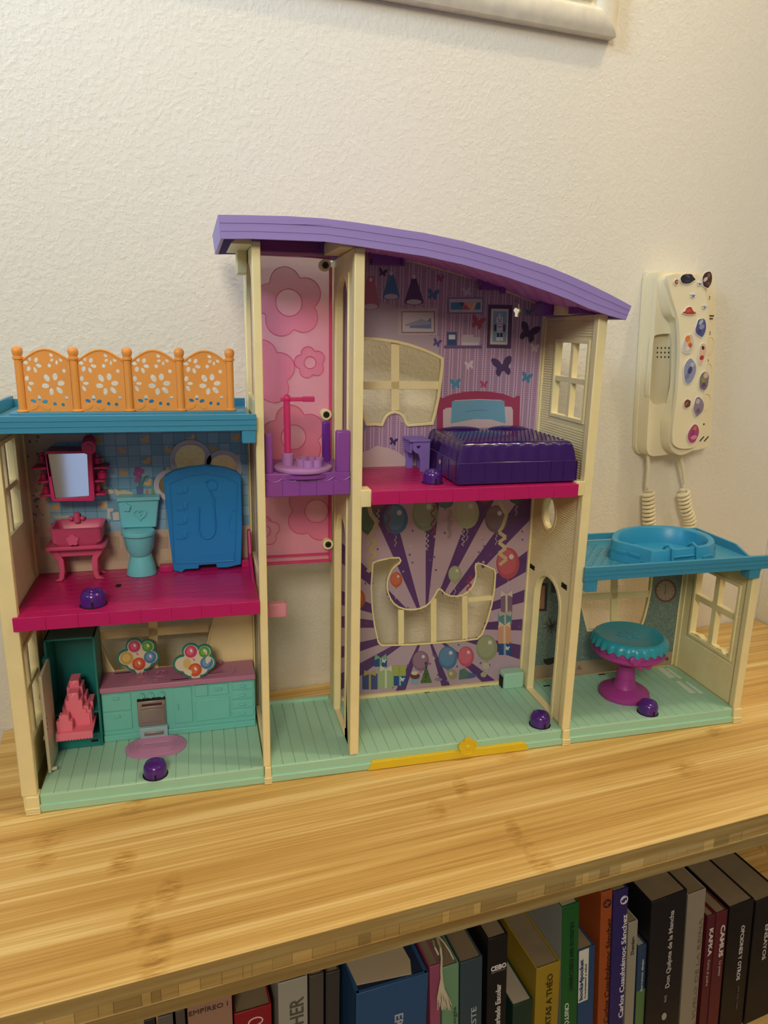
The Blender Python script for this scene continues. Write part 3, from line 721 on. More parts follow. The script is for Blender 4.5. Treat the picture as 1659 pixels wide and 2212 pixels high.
# right wing back wall
rw_win = window_from([(380, 600), (470, 596), (600, 594), (760, 592), (912, 592), (900, 700), (882, 790), (862, 870), (836, 944), (700, 948), (506, 950), (488, 880), (466, 790), (440, 700)], z7)
rw_out = [(.4985, .0165), (.6930, .0165), (.6930, .1740), (.4985, .1740)]
rw_ = part(H().prism(rw_out, 'y', YB+.0004, YB+.0035, holes=[rw_win]), 'veranda_back_wall', CREAM, dh)
part(H().prism(offset(rw_win, .0020), 'y', YB-.0012, YB+.0034, holes=[rw_win]), 'window_frame', CREAM, rw_, bevel=.0004)
bars([(678, 596, 672, 948, .0080), (400, 745, 898, 722, .0080)], z7, YB+.0005, rw_, .003)
# kitchen back wall
kw_win = window_from([(-20, -60), (420, -60), (1080, -75), (1060, 0), (1030, 120), (1005, 230), (990, 372), (560, 385), (205, 418), (150, 330), (90, 190), (30, 50)], zk)
kw_ = part(H().prism([(-.0015, .0165), (.1920, .0165), (.1920, .1672), (-.0015, .1672)], 'y', YB+.0004, YB+.0035, holes=[kw_win]), 'kitchen_back_wall', CREAM, dh)
part(H().prism(offset(kw_win, .0022), 'y', YB-.0012, YB+.0034, holes=[kw_win]), 'window_frame', CREAM, kw_, bevel=.0004)
bars([(540, -70, 545, 386, .0085), (20, 100, 1040, 28, .0085)], zk, YB+.0005, kw_, .003)
# bathroom back wall with cloud window
LIL = mat('lilac_grey_rim', '#C6C4D2', .45)
lobes = [(1103, 703, 86), (1290, 752, 78), (985, 850, 62), (1130, 900, 110), (1290, 900, 90)]
lc = []
for u, v, r in lobes:
    p = P(*z1(u, v), y=YB); lc.append((p.x, p.z, r/2.676*(YB-CAM.y)/FOC*1.01))
cl = [circ(x, z, r, r, 40) for x, z, r in lc[:3]]
ba_ = part(H().prism([(-.0015, .1780), (.1920, .1780), (.1920, .3250), (-.0015, .3250)], 'y', YB+.0004, YB+.0035, holes=cl), 'bathroom_back_wall', CREAM, dh)
for x, z, r in lc[:3]: part(H().prism(circ(x, z, r+.0046, n=44), 'y', YB-.0016, YB+.0034, holes=[circ(x, z, r-.0001, n=44)]), 'cloud_window_rim', LIL, ba_, bevel=.0004)
(xa_, za_, ra_), (xb_, zb2_, rb_) = lc[0], lc[1]
part(H().prism([(xa_+ra_*.75, za_-ra_*.95), (xb_-rb_*.75, zb2_-rb_*.9), (xb_-rb_*.85, zb2_+rb_*.55), (xa_+ra_*.93, za_+ra_*.42)], 'y', YB-.0013, YB+.0003), 'rim_web', LIL, ba_)
# ------------------------------------------------------------------ prints on the back walls (flat printed card)
ins = lambda holes: holes
# bathroom: blue tiles with yellow ducks, beige dado
pb = PR(YB-.0001, holes=[offset(c, .0022) for c in cl]); X0b, X1b = -.0010, .1915
zt_, zb_ = .3240, .1785; zd = P(*z1(300, 1135), y=YB).z
pb.poly([(X0b, zb_), (X1b, zb_), (X1b, zt_), (X0b, zt_)], '#C6B29E', True, holes=cl)
pb.up(); pb.poly([(.0125, zd), (X1b, zd), (X1b, zt_), (.0125, zt_)], '#4C7C9E', True, holes=cl)
pb.up()
random.seed(5); g = .0102; nx = int((X1b-.0125)/g); nz = int((zt_-zd)/g)
for i in range(nx+1):
    for j in range(nz+1):
        x = .0125+i*g; z = zd+j*g; c = random.choice(('#7CAECE', '#72A6C8', '#88B6D2', '#7AACC8', '#6AA0C2'))
        x1_ = min(x+g-.0005, X1b); z1_ = min(z+g-.0005, zt_)
        if x1_ > x+.001 and z1_ > z+.001: pb.poly([(x, z), (x1_, z), (x1_, z1_), (x, z1_)], c, True)
pb.up()
def duck(x, z, s, fl, col):
    pb.poly(circ(x, z, s, s*.62, 12), col, True); pb.poly(circ(x-fl*s*.6, z+s*.85, s*.52, s*.5, 10), col, True)
    pb.poly([(x-fl*s*1.05, z+s*.95), (x-fl*s*1.45, z+s*.75), (x-fl*s*1.05, z+s*.6)], '#D9893A', True); pb.poly([(x+fl*s*.7, z+s*.2), (x+fl*s*1.3, z+s*.6), (x+fl*s*.9, z-s*.2)], col, True)
for i in range(nx+1):
    for j in range(nz+1):
        if (i+j*2) % 4 == 0: duck(.0125+(i+.5)*g, zd+(j+.40)*g, .0034, 1 if (i+j) % 2 else -1, random.choice(('#D3A860', '#CFA25A', '#DDB878')))
pb.up()
# worn patch at the left and torn spots
wp = [(120, 560), (520, 555), (500, 590), (420, 600), (330, 600), (270, 640), (215, 660), (235, 700), (190, 745), (215, 800), (200, 860), (250, 905), (215, 960), (240, 1010), (205, 1060), (225, 1100), (205, 1140), (110, 1150)]
pb.poly(xz(wp, z1, YB), '#B4A196', True); pb.up()
for i in range(46):
    u = random.uniform(150, 300); v = random.uniform(570, 1130); r = random.uniform(3, 13); pts = [(u+r*random.uniform(.4, 1.2)*math.cos(a), v+r*random.uniform(.4, 1.2)*math.sin(a)) for a in [2*math.pi*k/7 for k in range(7)]]
    pb.poly(xz(pts, z1, YB), random.choice(('#3F5F7C', '#56708A', '#B3A08F')), True)
pb.up()
for pts, c in (([(660, 870), (690, 885), (720, 880), (760, 890), (775, 905), (740, 915), (680, 912), (665, 900)], '#D2C4AE'), ([(620, 985), (655, 985), (655, 1000), (635, 1005), (640, 1050), (620, 1040)], '#CFC6BC'), ([(650, 1010), (685, 1005), (690, 1050), (655, 1055)], '#CFC6BC'), ([(300, 1030), (400, 1025), (410, 1040), (330, 1045)], '#C9B9A4'), ([(195, 905), (225, 885), (250, 905), (225, 925)], '#D8CBB5'), ([(610, 880), (650, 875), (660, 895), (625, 905)], '#D8CBB5')):
    pb.poly(xz(pts, z1, YB), c, True)
pb.up()
for (u, v, r) in ((795, 760, 18), (820, 770, 16), (785, 785, 16), (805, 800, 18), (790, 825, 13)): pb.poly(xz(circ(u, v, r, r, 10), z1, YB), '#A84C93', True)
pb.up(); pb.poly(xz([(785, 858), (830, 855), (828, 905), (792, 905)], z1, YB), '#5C6FA6', True)
for pts in ([(800, 855), (808, 800), (815, 800), (812, 855)], [(815, 855), (835, 800), (870, 790), (840, 812), (822, 855)]): pb.poly(xz(pts, z1, YB), '#3F7A5C', True)
pb.poly(xz([(842, 880), (850, 868), (858, 880), (862, 905), (840, 905)], z1, YB), '#B98578', True); pb.poly(xz([(878, 860), (888, 860), (893, 905), (873, 905)], z1, YB), '#7FA06A', True)
# beige dado squares
pb.up()
for i in range(9):
    for j in range(2):
        a = P(*z1(230+i*95+(47 if j else 0), 1150+j*70), y=YB); pb.poly([(a.x, a.z-.012), (a.x+.012, a.z-.012), (a.x+.012, a.z), (a.x, a.z)], random.choice(('#CDB79E', '#BCA794', '#B4A08C')), True)
pb.build('duck_tile_print', ba_)
# bedroom wallpaper
pp = PR(YB-.0001, holes=[offset(bed_win, .002), cut])
pp.poly([(.2797, .2708), (.4903, .2708)]+[(x, z-.0022) for x, z in topz[::-1]][0:1]+[(x, z-.0024) for x, z in topz[::-1]][1:]+[(.2797, topz[0][1])], '#B494B4', True, holes=[bed_win, cut]); pp.up()
def ztop(x):
    for (a, b), (c, d) in zip(topz, topz[1:]):
        if x <= c: return b+(d-b)*(x-a)/(c-a)-.0030
    return topz[-1][1]-.003
x = .2810; i = 0
hs = [offset(bed_win, .003), cut]
while x < .4885:
    z = .2712; zm = ztop(x)
    zz = z; 
    while zz < zm-.004:                              # pale and dark stripes in short lengths
        for k_, c in ((.0046, '#CDB2CC'), (.0060, '#8A6F8E'), (.0072, '#CDB2CC')):
            if x+k_ < .489: pp.poly([(x+k_, zz), (x+k_+.0007, zz), (x+k_+.0007, zz+.008), (x+k_, zz+.008)], c, True)
        zz += .008
    zz = z
    while zz < zm-.002:
        if not any(inside((x+.0018, zz), h) for h in hs): pp.poly([(x, zz), (x+.0038, zz), (x+.0038, zz+.0009), (x, zz+.0009)], '#8E7496', True)
        zz += .0021
    x += .0088; i += 1
pp.up()
# faded area over the window
pp.poly(xz([(110, 420), (230, 400), (320, 430), (320, 560), (540, 590), (540, 700), (440, 655), (300, 612), (108, 600)], z4, YB), '#AFA0AE', True); pp.up()
pp.poly(xz([(108, 1235), (150, 1225), (190, 1200), (250, 1210), (310, 1235), (355, 1270), (365, 1300), (360, 1318), (108, 1328)], z4, YB), '#C9B8BA', True)
pp.poly(xz([(300, 1015), (335, 1020), (358, 1050), (350, 1075), (320, 1060)], z4, YB), '#B9A8AE', True)
pp.up()
for (lx, ly0, ly1, w0, w1, c) in ((157, 250, 440, 18, 50, '#B0667A'), (272, 235, 385, 12, 48, '#3F6FA8'), (400, 260, 415, 12, 54, '#50346F')):
    pp.line(P2 := (P(*z4(lx, 90), y=YB).x, P(*z4(lx, 100), y=YB).z), (P(*z4(lx, ly0), y=YB).x, P(*z4(lx, ly0), y=YB).z), .0010, '#C9BED2', True)
    pp.poly(xz([(lx-w0, ly0), (lx+w0, ly0), (lx+w1, ly1-20), (lx-w1, ly1-20)], z4, YB), c, True)
    pp.poly(xz(circ(lx, ly1-22, w1, 20, 20), z4, YB), c, True)
pp.up()
for (lx, ly0, ly1, w1) in ((157, 0, 440, 46), (272, 0, 385, 44), (400, 0, 415, 48)): pp.poly(xz(circ(lx, ly1-20, w1-5, 15, 20), z4, YB), '#C4B7C8', True)
for (lx, ly) in ((157, 270), (272, 235), (400, 255)): pp.poly(xz(circ(lx, ly, 10, 12, 12), z4, YB), '#CFC5D8', True)
pp.up()
def butterfly(u, v, s, rot, col, pr=None, zoom=z4):
    B = [(0, -.15), (.25, -.75), (.75, -1.0), (1.0, -.85), (.85, -.3), (.5, .0), (.72, .3), (.62, .75), (.35, .82), (.08, .3), (0, .45), (-.08, .3), (-.35, .82), (-.62, .75), (-.72, .3), (-.5, 0), (-.85, -.3), (-1.0, -.85), (-.75, -1.0), (-.25, -.75)]
    c_, s_ = math.cos(rot), math.sin(rot)
    pts = [(u+s*(x_*c_-y_*s_), v+s*(x_*s_+y_*c_)) for x_, y_ in B]
    (pr or pp).poly(xz(smoothp(pts, 1), zoom, YB), col, True)
for a in ((1040, 570, 58, .35, '#45305C'), (895, 760, 60, -.15, '#4A3766'), (225, 232, 25, .2, '#45305C'), (505, 355, 34, .15, '#4470A0'), (545, 265, 24, .2, '#A4567E'), (698, 340, 27, -.2, '#C7B6D0'), (755, 512, 40, .3, '#A84A66'), (1040, 455, 20, .1, '#4B7FA0'), (528, 625, 25, .3, '#5C4C8E'), (710, 750, 26, -.2, '#D2C4D4'), (1075, 655, 26, .1, '#C9BBC6'), (632, 855, 32, -.1, '#4A90B8'), (790, 858, 23, .1, '#B04A70'), (1030, 820, 32, .25, '#4383A8'), (284, 1178, 24, .2, '#3F3070'), (115, 1100, 18, 0, '#4A90A8')): butterfly(*a)
pp.up()
def quad(u0, v0, u1, v1, c, zoom=z4, pr=None): (pr or pp).poly(xz([(u0, v0), (u1, v0), (u1, v1), (u0, v1)], zoom, YB), c, True)
quad(310, 428, 530, 580, '#BDAFB4'); quad(583, 368, 787, 462, '#7F7A9C'); pp.poly(xz([(815, 408), (952, 412), (943, 656), (806, 652)], z4, YB), '#4C3A66', True)
quad(568, 638, 780, 655, '#6C5884'); quad(583, 563, 640, 640, '#4C5A80'); quad(672, 578, 734, 592, '#C7BAC4'); quad(662, 592, 770, 616, '#C4B7C2'); quad(668, 618, 765, 638, '#CFC6D6')
pp.up()
quad(330, 448, 516, 568, '#6A4C66'); quad(598, 378, 780, 452, '#C2BCD0'); pp.poly(xz([(832, 432), (929, 434), (922, 634), (825, 632)], z4, YB), '#D8CFC0', True); quad(594, 578, 630, 615, '#D6D8E0'); quad(590, 604, 634, 634, '#2F4E86')
pp.up()
quad(334, 452, 511, 563, '#C9C0C8'); quad(605, 397, 772, 438, '#3E7FA8'); pp.poly(xz([(845, 446), (920, 448), (914, 620), (838, 618)], z4, YB), '#7FA9D0', True)
pp.up()
pp.poly(xz([(380, 520), (420, 500), (470, 505), (495, 480), (497, 545), (375, 540)], z4, YB), '#6E86A8', True); pp.poly(xz([(350, 520), (400, 505), (440, 490), (500, 510), (500, 520), (350, 530)], z4, YB), '#9A9CB8', True)
pp.poly(xz([(672, 397), (710, 397), (668, 438)], z4, YB), '#C07080', True); pp.poly(xz([(680, 397), (740, 397), (720, 438), (700, 438)], z4, YB), '#E0A890', True); pp.poly(xz([(648, 397), (680, 397), (672, 425)], z4, YB), '#2E4E80', True)
pp.poly(xz([(668, 438), (690, 410), (715, 438)], z4, YB), '#B05868', True); pp.poly(xz([(740, 397), (750, 397), (735, 438), (715, 438)], z4, YB), '#E8BFA0', True)
# plain toy robot picture
for (u0, v0, u1, v1, c) in ((861, 480, 896, 512, '#DDE0EA'), (864, 518, 896, 556, '#D4D8E4'), (848, 520, 860, 558, '#2F3350'), (898, 520, 910, 560, '#2F3350'), (864, 566, 876, 592, '#23263C'), (882, 566, 894, 592, '#23263C'), (860, 592, 878, 612, '#DDE0EA'), (880, 592, 898, 612, '#DDE0EA'), (864, 556, 896, 568, '#C4C8DA'), (872, 460, 886, 480, '#C9CEDF')): quad(u0, v0, u1, v1, c)
pp.up()
quad(868, 488, 875, 494, '#2A2440'); quad(882, 488, 889, 494, '#2A2440'); quad(871, 500, 888, 505, '#5A2A3C'); quad(866, 530, 893, 536, '#8890B0')
# printed headboard
pp.up(); hb = [(527, 1110), (530, 935), (540, 925), (560, 933), (600, 915), (680, 898), (750, 893), (830, 897), (900, 910), (960, 932), (975, 920), (992, 922), (990, 1110)]
pp.poly(xz(hb, z4, YB), '#A03A60', True); pp.up()
pp.poly(xz([(562, 1110), (562, 1000), (580, 988), (610, 985), (625, 945), (760, 938), (890, 943), (905, 980), (945, 982), (953, 1000), (953, 1110)], z4, YB), '#CDB9C4', True); pp.up()
pp.poly(xz([(612, 950), (760, 942), (905, 948), (912, 1075), (830, 1052), (740, 1050), (605, 1075)], z4, YB), '#6FA6C6', True); pp.up()
pp.path([tuple(p) for p in []], .0006, '#4F86A8')
pts = xz([(685, 1010), (720, 1004), (770, 1000), (810, 1002)], z4, YB)
for a, b in zip(pts, pts[1:]): pp.line(a, b, .0006, '#4A82A6', True)
pp.build('butterfly_wallpaper', bw)
# party room print
pq = PR(YB-.0001, holes=[pty_win])
pq.poly([(.2777, .0202), (.4903, .0202), (.4903, .2590), (.2777, .2590)], '#B09AAC', True, holes=[pty_win]); pq.up()
cu, cv = 572, 945; hl = [offset(pty_win, .0005)]
def clipray(pts):                                    # keep rays inside the card
    return [(min(max(x, .2779), .4901), min(max(z, .0204), .2588)) for x, z in pts]
c0 = P(*z6(cu, cv), y=YB); c0 = (c0.x, c0.z)
for adeg, wd in ((110.5, 8.5), (89, 6), (67, 8), (50, 9), (31, 9), (14, 7), (-3, 7), (-19, 8), (-43, 6), (-70, 7), (-110, 8), (-150, 9), (-168, 8), (171, 8), (156, 8), (136, 7)):
    def edge(a):
        a = math.radians(a); d = Vector((math.cos(a), math.sin(a))); t = 9
        for lo, hi, o, dd in ((.2779, .4901, c0[0], d.x), (.0204, .2588, c0[1], d.y)):
            if abs(dd) > 1e-6: t = min(t, ((hi if dd > 0 else lo)-o)/dd)
        return Vector(c0)+d*t
    N_ = 40
    e0, e1 = edge(adeg-wd/2), edge(adeg+wd/2)
    for k in range(N_):                               # short lengths so the opening can be skipped
        t0, t1 = k/N_, (k+1)/N_; C0 = Vector(c0)
        for h0, h1 in ((0, .34), (.34, .67), (.67, 1)):
            f0 = e0.lerp(e1, h0); f1 = e0.lerp(e1, h1)
            pq.poly([tuple(C0.lerp(f0, t0)+Vector((1e-7, 0))), tuple(C0.lerp(f0, t1)), tuple(C0.lerp(f1, t1)), tuple(C0.lerp(f1, t0))], '#553270', True)
pq.up()
random.seed(11)
for i in range(60):
    u, v = random.uniform(140, 1240), random.uniform(260, 1290); pq.poly(xz(circ(u, v, 7, 8, 8), z6, YB), random.choice(('#54406A', '#6A5580', '#4C6A98', '#7A4468')), True)
pq.up()
def star(u, v, r, col):
    pq.poly(xz([(u+(r if i % 2 == 0 else r*.45)*math.cos(i*math.pi/5-math.pi/2), v+(r if i % 2 == 0 else r*.45)*math.sin(i*math.pi/5-math.pi/2)) for i in range(10)], z6, YB), col, True)
for u, v, r in ((465, 383, 15), (635, 315, 12), (962, 325, 14), (970, 492, 14), (418, 556, 9), (1050, 885, 14), (822, 542, 10), (628, 1155, 14), (1065, 1200, 12)): star(u, v, r, '#B9A6A8')
pq.up()
def balloon(u, v, rx, ry, col, hi, tail=True):
    pq.poly(xz([(u-8, v+ry+10), (u+8, v+ry+10), (u, v+ry-6)], z6, YB), col, True)
    pq.poly(xz(circ(u, v, rx, ry, 26), z6, YB), col, True)
    L0 = pq.L; pq.up(); pq.poly(xz(circ(u-rx*.08, v-ry*.08, rx*.80, ry*.80, 22), z6, YB), hi, True); pq.up(); pq.poly(xz(circ(u+rx*.30, v-ry*.42, rx*.20, ry*.17, 12), z6, YB), '#C9C4C8', True)
    if tail:
        pts = xz([(u+7*math.sin(k*1.5), v+ry+12+k*9) for k in range(9)], z6, YB)
        for a, b in zip(pts, pts[1:]): pq.line(a, b, .0007, '#B8ACB8', True)
    pq.L = L0
balloon(175, 200, 62, 100, '#4A6458', '#54705E'); balloon(365, 195, 85, 105, '#46688F', '#5A7CA4'); balloon(568, 160, 88, 118, '#7C8A7A', '#8F9A86')
pq.up(); pq.up(); pq.up()
balloon(857, 152, 83, 110, '#A0A48C', '#A9AC96'); balloon(1058, 195, 78, 95, '#6A5868', '#7A6474'); balloon(1196, 40, 52, 50, '#3E5A48', '#45644E'); balloon(708, 75, 55, 45, '#4E6C78', '#56767F', False)
balloon(980, 55, 50, 28, '#8A4652', '#94505C', False); balloon(230, 100, 60, 40, '#6A4455', '#744C5C', False)
balloon(1138, 500, 80, 108, '#A84A5C', '#B85A68'); balloon(370, 612, 41, 52, '#B0583C', '#C2694A'); balloon(774, 575, 46, 58, '#92987C', '#9CA288')
balloon(85, 745, 72, 78, '#B0583C', '#C2694A', False)
pq.up(); pq.up(); pq.up()
balloon(538, 1172, 58, 70, '#84607C', '#90708A', False); balloon(725, 1150, 65, 80, '#4A709C', '#5A82AE'); balloon(850, 1142, 55, 70, '#B85068', '#C8647A'); 
pq.up(); pq.up(); pq.up(); balloon(993, 1082, 73, 88, '#8C9072', '#979B7C')
pq.up(); pq.up(); pq.up()
def ribbon(pts, w_, col):
    q_ = xz(pts, z6, YB)
    for a, b in zip(q_, q_[1:]): pq.line(a, b, w_, col, True)
ribbon([(180, 100), (195, 160), (235, 215), (215, 270), (180, 320), (235, 360), (180, 400), (235, 440), (175, 480), (200, 520), (172, 560)], .0042, '#B7A382')
ribbon([(1075, 75), (1130, 165), (1100, 250), (1075, 285), (1125, 320), (1075, 355), (1125, 395), (1075, 430), (1130, 470), (1080, 510)], .0040, '#B9AC8E')
ribbon([(735, 130), (748, 165), (730, 195), (748, 225), (730, 255), (745, 290), (728, 330)], .0038, '#9C8A90')
for ox in (315, 622): ribbon([(ox+14*math.sin(k*1.1), 100+k*13) for k in range(16)], .0016, '#96394E')
ribbon([(870+16*math.sin(k*1.3), 585+k*11) for k in range(11)], .0018, '#9C3048')
for ox, oy in ((243, 130), (583, 300), (830, 270)): ribbon([(ox+11*math.sin(k*1.6), oy+k*9) for k in range(13)], .0009, '#B9B0BE')
pq.up()
def gift(u0, v0, u1, v1, c, rc, bow=True, stripes=None):
    quad(u0, v0, u1, v1, c, z6, pq); pq.up()
    if stripes:
        k = 0; st = 12
        for i in range(int((v1-v0+u1-u0)/st)):
            t = i*st; a = (u0+max(0, t-(v1-v0)), v0+min(t, v1-v0)); b = (u0+min(t, u1-u0), v0+max(0, t-(u1-u0)))
            if (Vector(a)-Vector(b)).length > 6:
                q_ = xz([a, b], z6, YB); pq.line(q_[0], q_[1], .0008, stripes, True)
        pq.up()
    um = (u0+u1)/2; quad(um-7, v0, um+7, v1, rc, z6, pq)
    if bow: pq.poly(xz([(um, v0), (um-38, v0-28), (um-42, v0+16)], z6, YB), rc, True); pq.poly(xz([(um, v0), (um+38, v0-28), (um+42, v0+16)], z6, YB), rc, True)
gift(218, 1150, 305, 1212, '#1F4A86', '#6FA088'); gift(135, 1260, 240, 1368, '#3F4F84', '#B59A58'); gift(245, 1228, 350, 1360, '#5E8A6E', '#C9CDB8', stripes='#BFCB94'); gift(345, 1205, 435, 1275, '#A0A84E', '#8CA060', False); gift(352, 1275, 438, 1342, '#234D8C', '#7FA4A8', False)
gift(1088, 715, 1168, 835, '#77607A', '#C9B9B0'); gift(1072, 850, 1165, 920, '#4A8292', '#A8A89C'); gift(1070, 925, 1158, 1052, '#B06A4C', '#D0B9A0', stripes='#D8B49A'); gift(1075, 1052, 1158, 1130, '#1F4A86', '#8898B0', False)
for (u, v) in ((283, 1172), (410, 1300), (1133, 1085)): butterfly(u, v, 16, .2, '#D2D6DC', pq, z6)
pq.poly(xz([(575, 1200), (615, 1322), (535, 1325)], z6, YB), '#4E6A3E', True); pq.up()
for i in range(22):
    t = random.random(); u = 575+random.uniform(-1, 1)*38*t; pq.poly(xz(circ(u, 1205+115*t, 3.5, 4, 6), z6, YB), '#1F2A20', True)
pq.poly(xz(circ(575, 1188, 12, 12, 10), z6, YB), '#4A3A66', True)
pq.poly(xz([(468, 1288), (528, 1284), (520, 1328), (476, 1330)], z6, YB), '#7FA0B8', True); pq.poly(xz(circ(498, 1275, 34, 22, 14), z6, YB), '#6A3434', True); pq.poly(xz(circ(495, 1255, 22, 14, 14), z6, YB), '#D0BFB0', True)
pq.poly(xz(circ(755, 1265, 32, 34, 16), z6, YB), '#98906E', True); pq.poly(xz(circ(745, 1258, 12, 14, 10), z6, YB), '#C4BC9C', True)
pq.poly(xz([(800, 1300), (805, 1235), (835, 1222), (890, 1262), (920, 1275), (885, 1290)], z6, YB), '#52706A', True); pq.poly(xz([(870, 1250), (935, 1268), (900, 1288), (850, 1290)], z6, YB), '#4E5A8C', True)
pq.poly(xz(circ(985, 1205, 26, 24, 7), z6, YB), '#B9AE98', True); pq.poly(xz(circ(970, 1265, 22, 20, 7), z6, YB), '#A89E80', True); pq.poly(xz(circ(660, 1298, 28, 12, 8), z6, YB), '#8A7A98', True)
pq.build('party_print', pw_)
# right wing print: dark flowered paper with clock, picture and plant
def mat_floral():
    m = bpy.data.materials.new('floral_paper'); m.use_nodes = True; nt = m.node_tree; b = nt.nodes['Principled BSDF']; N = nt.nodes; L = nt.links
    tc = N.new('ShaderNodeTexCoord'); nz_ = N.new('ShaderNodeTexNoise'); nz_.inputs['Scale'].default_value = 190; nz_.inputs['Detail'].default_value = 3; nz_.inputs['Distortion'].default_value = 2.5; L.new(tc.outputs['Object'], nz_.inputs['Vector'])
    r = N.new('ShaderNodeValToRGB'); e = r.color_ramp.elements; e[0].position = .46; e[0].color = lin('#5F7674'); e[1].position = .54; e[1].color = lin('#5F7674'); q_ = e.new(.5); q_.color = lin('#93A79E')
    L.new(nz_.outputs['Fac'], r.inputs['Fac']); L.new(r.outputs['Color'], b.inputs['Base Color']); b.inputs['Roughness'].default_value = .5
    return m
prr = PR(YB-.0001, holes=[rw_win]); prr.poly([(.4990, .0340), (.6905, .0340), (.6905, .1736), (.4990, .1736)], None, True, holes=[rw_win]); prr.m.c = []; prr.m.c = [None]*len(prr.m.f); prr.build('floral_print', rw_, mat_floral())
prr = PR(YB-.0001, holes=[rw_win]); prr.poly([(.4990, .0168), (.6905, .0168), (.6905, .0340), (.4990, .0340)], '#A39078', True); prr.up()
Z7 = lambda pts: xz(pts, z7, YB)
prr.up(); prr.poly(Z7(circ(1002, 700, 70, 74, 32)), '#6E4A3E', True); prr.up(); prr.poly(Z7(circ(1002, 700, 58, 62, 32)), '#9C8F80', True); prr.up()
for k in range(12):
    a = k*math.pi/6; q_ = Z7([(1002+44*math.cos(a), 700+48*math.sin(a)), (1002+54*math.cos(a), 700+58*math.sin(a))]); prr.line(q_[0], q_[1], .0007, '#4A3C38', True)
q_ = Z7([(1002, 700), (1000, 655), (1002, 700), (996, 725)]); prr.line(q_[0], q_[1], .0006, '#2A2220', True); prr.line(q_[2], q_[3], .0008, '#2A2220', True)
prr.poly(Z7([(150, 655), (248, 650), (240, 830), (150, 835)]), '#2E2A38', True); prr.poly(Z7([(268, 640), (300, 640), (300, 715), (268, 712)]), '#33353C', True); prr.up()
prr.poly(Z7([(158, 672), (230, 668), (224, 815), (156, 818)]), '#96705A', True); prr.up()
for a, b in (((185, 745), (190, 790)), ((190, 790), (200, 740)), ((195, 700), (192, 745))): q_ = Z7([a, b]); prr.line(q_[0], q_[1], .0009, '#5A4038', True)
for k in range(22):
    a = 2*math.pi*k/22; q_ = Z7([(268, 930), (268+(30+(k*17)%31)*math.cos(a), 925+(32+(k*23)%29)*math.sin(a))]); prr.line(q_[0], q_[1], .0008, '#1E2622', True)
prr.poly(Z7([(218, 1140), (300, 1125), (298, 1155), (262, 1175), (240, 1175), (222, 1160)]), '#24221E', True); prr.poly(Z7([(430, 1205), (448, 1175), (468, 1208)]), '#8F6A58', True); prr.poly(Z7(circ(1010, 1137, 12, 12, 10)), '#7A4638', True)
prr.build('wall_picture_print', rw_)
# pale window reflections painted into the floor colour of the veranda
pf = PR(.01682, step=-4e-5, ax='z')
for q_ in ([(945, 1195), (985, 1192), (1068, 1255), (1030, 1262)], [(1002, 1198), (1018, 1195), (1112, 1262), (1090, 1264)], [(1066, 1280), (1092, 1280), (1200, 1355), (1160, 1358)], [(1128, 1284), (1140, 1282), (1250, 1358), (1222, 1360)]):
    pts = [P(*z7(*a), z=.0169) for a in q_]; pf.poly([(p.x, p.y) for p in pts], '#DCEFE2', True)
pf.build('painted_window_light', br_)
# ------------------------------------------------------------------ furniture
# --- orange fence on the left roof
YFN = .0385; ZFN = ZLED+.0001
fa = P(50, 889, y=YFN); fb = P(499, 886, y=YFN); ftop = P(492, 753, y=YFN); HPAN = (P(270, 757, y=YFN).z-ZFN)/1.1
fx0, fx1 = fa.x, fb.x; FHt = ftop.z-ZFN
fen = thing('roof_fence', ((fx0+fx1)/2, YFN, ZFN), 'orange plastic fence with cut-out flowers on the blue roof', 'fence')
step = (fx1-fx0)/4
pan_in = []
def ell(u, v, ru, rv, rot, n=12): return circ(u, v, ru, rv, n, rot=rot)
# cut-outs measured on one panel, in units of panel width and height (0..1, v up)
U = lambda u, v: ((u-340)/600.0, (930-v)/775.0)
holes_px = [(428, 262, 24, 36, -.35), (512, 283, 26, 34, .6), (376, 316, 38, 24, .2), (540, 354, 40, 24, .2), (408, 390, 28, 36, .5), (490, 408, 24, 38, -.35),
            (708, 222, 28, 20, .5), (714, 284, 27, 19, -.5), (825, 282, 28, 18, .5), (772, 313, 19, 27, .1), (675, 352, 26, 25, 0), (859, 416, 26, 26, 0),
            (374, 512, 28, 36, .3), (424, 574, 39, 22, 0), (393, 640, 24, 40, -.6), (628, 506, 36, 52, -.6), (737, 490, 35, 46, .1), (807, 572, 50, 33, -.15), (602, 604, 52, 32, 0), (674, 678, 32, 46, .1), (780, 662, 32, 54, -.8),
            (510, 758, 26, 36, 0), (864, 757, 24, 22, 0), (434, 795, 38, 24, .35), (582, 805, 38, 25, -.3), (707, 834, 25, 25, 0), (812, 844, 24, 24, 0)]
PWd = step-.0062
def fpanel(x0):
    H0 = HPAN; arc = [(0, 0), (PWd, 0), (PWd, H0*.90)]+[(PWd-PWd*t, H0*(.90+.20*math.sin(math.pi*t))) for t in [k/14 for k in range(1, 14)]]+[(0, H0*.90)]
    hs_ = []
    for (u, v, ru, rv, rot) in holes_px:
        cu_, cv_ = U(u, v); sx_ = PWd; sz_ = H0*1.10
        hs_.append([(x0+(cu_+math.cos(t)*ru/600*math.cos(rot)-math.sin(t)*rv/600*math.sin(rot))*sx_, ZFN+(cv_)*sz_-(math.cos(t)*ru*math.sin(rot)+math.sin(t)*rv*math.cos(rot))/775*sz_) for t in [2*math.pi*k/12 for k in range(12)]])
    return H().prism([(x0+a, ZFN+b) for a, b in arc], 'y', YFN-.0008, YFN+.0010, holes=hs_), arc
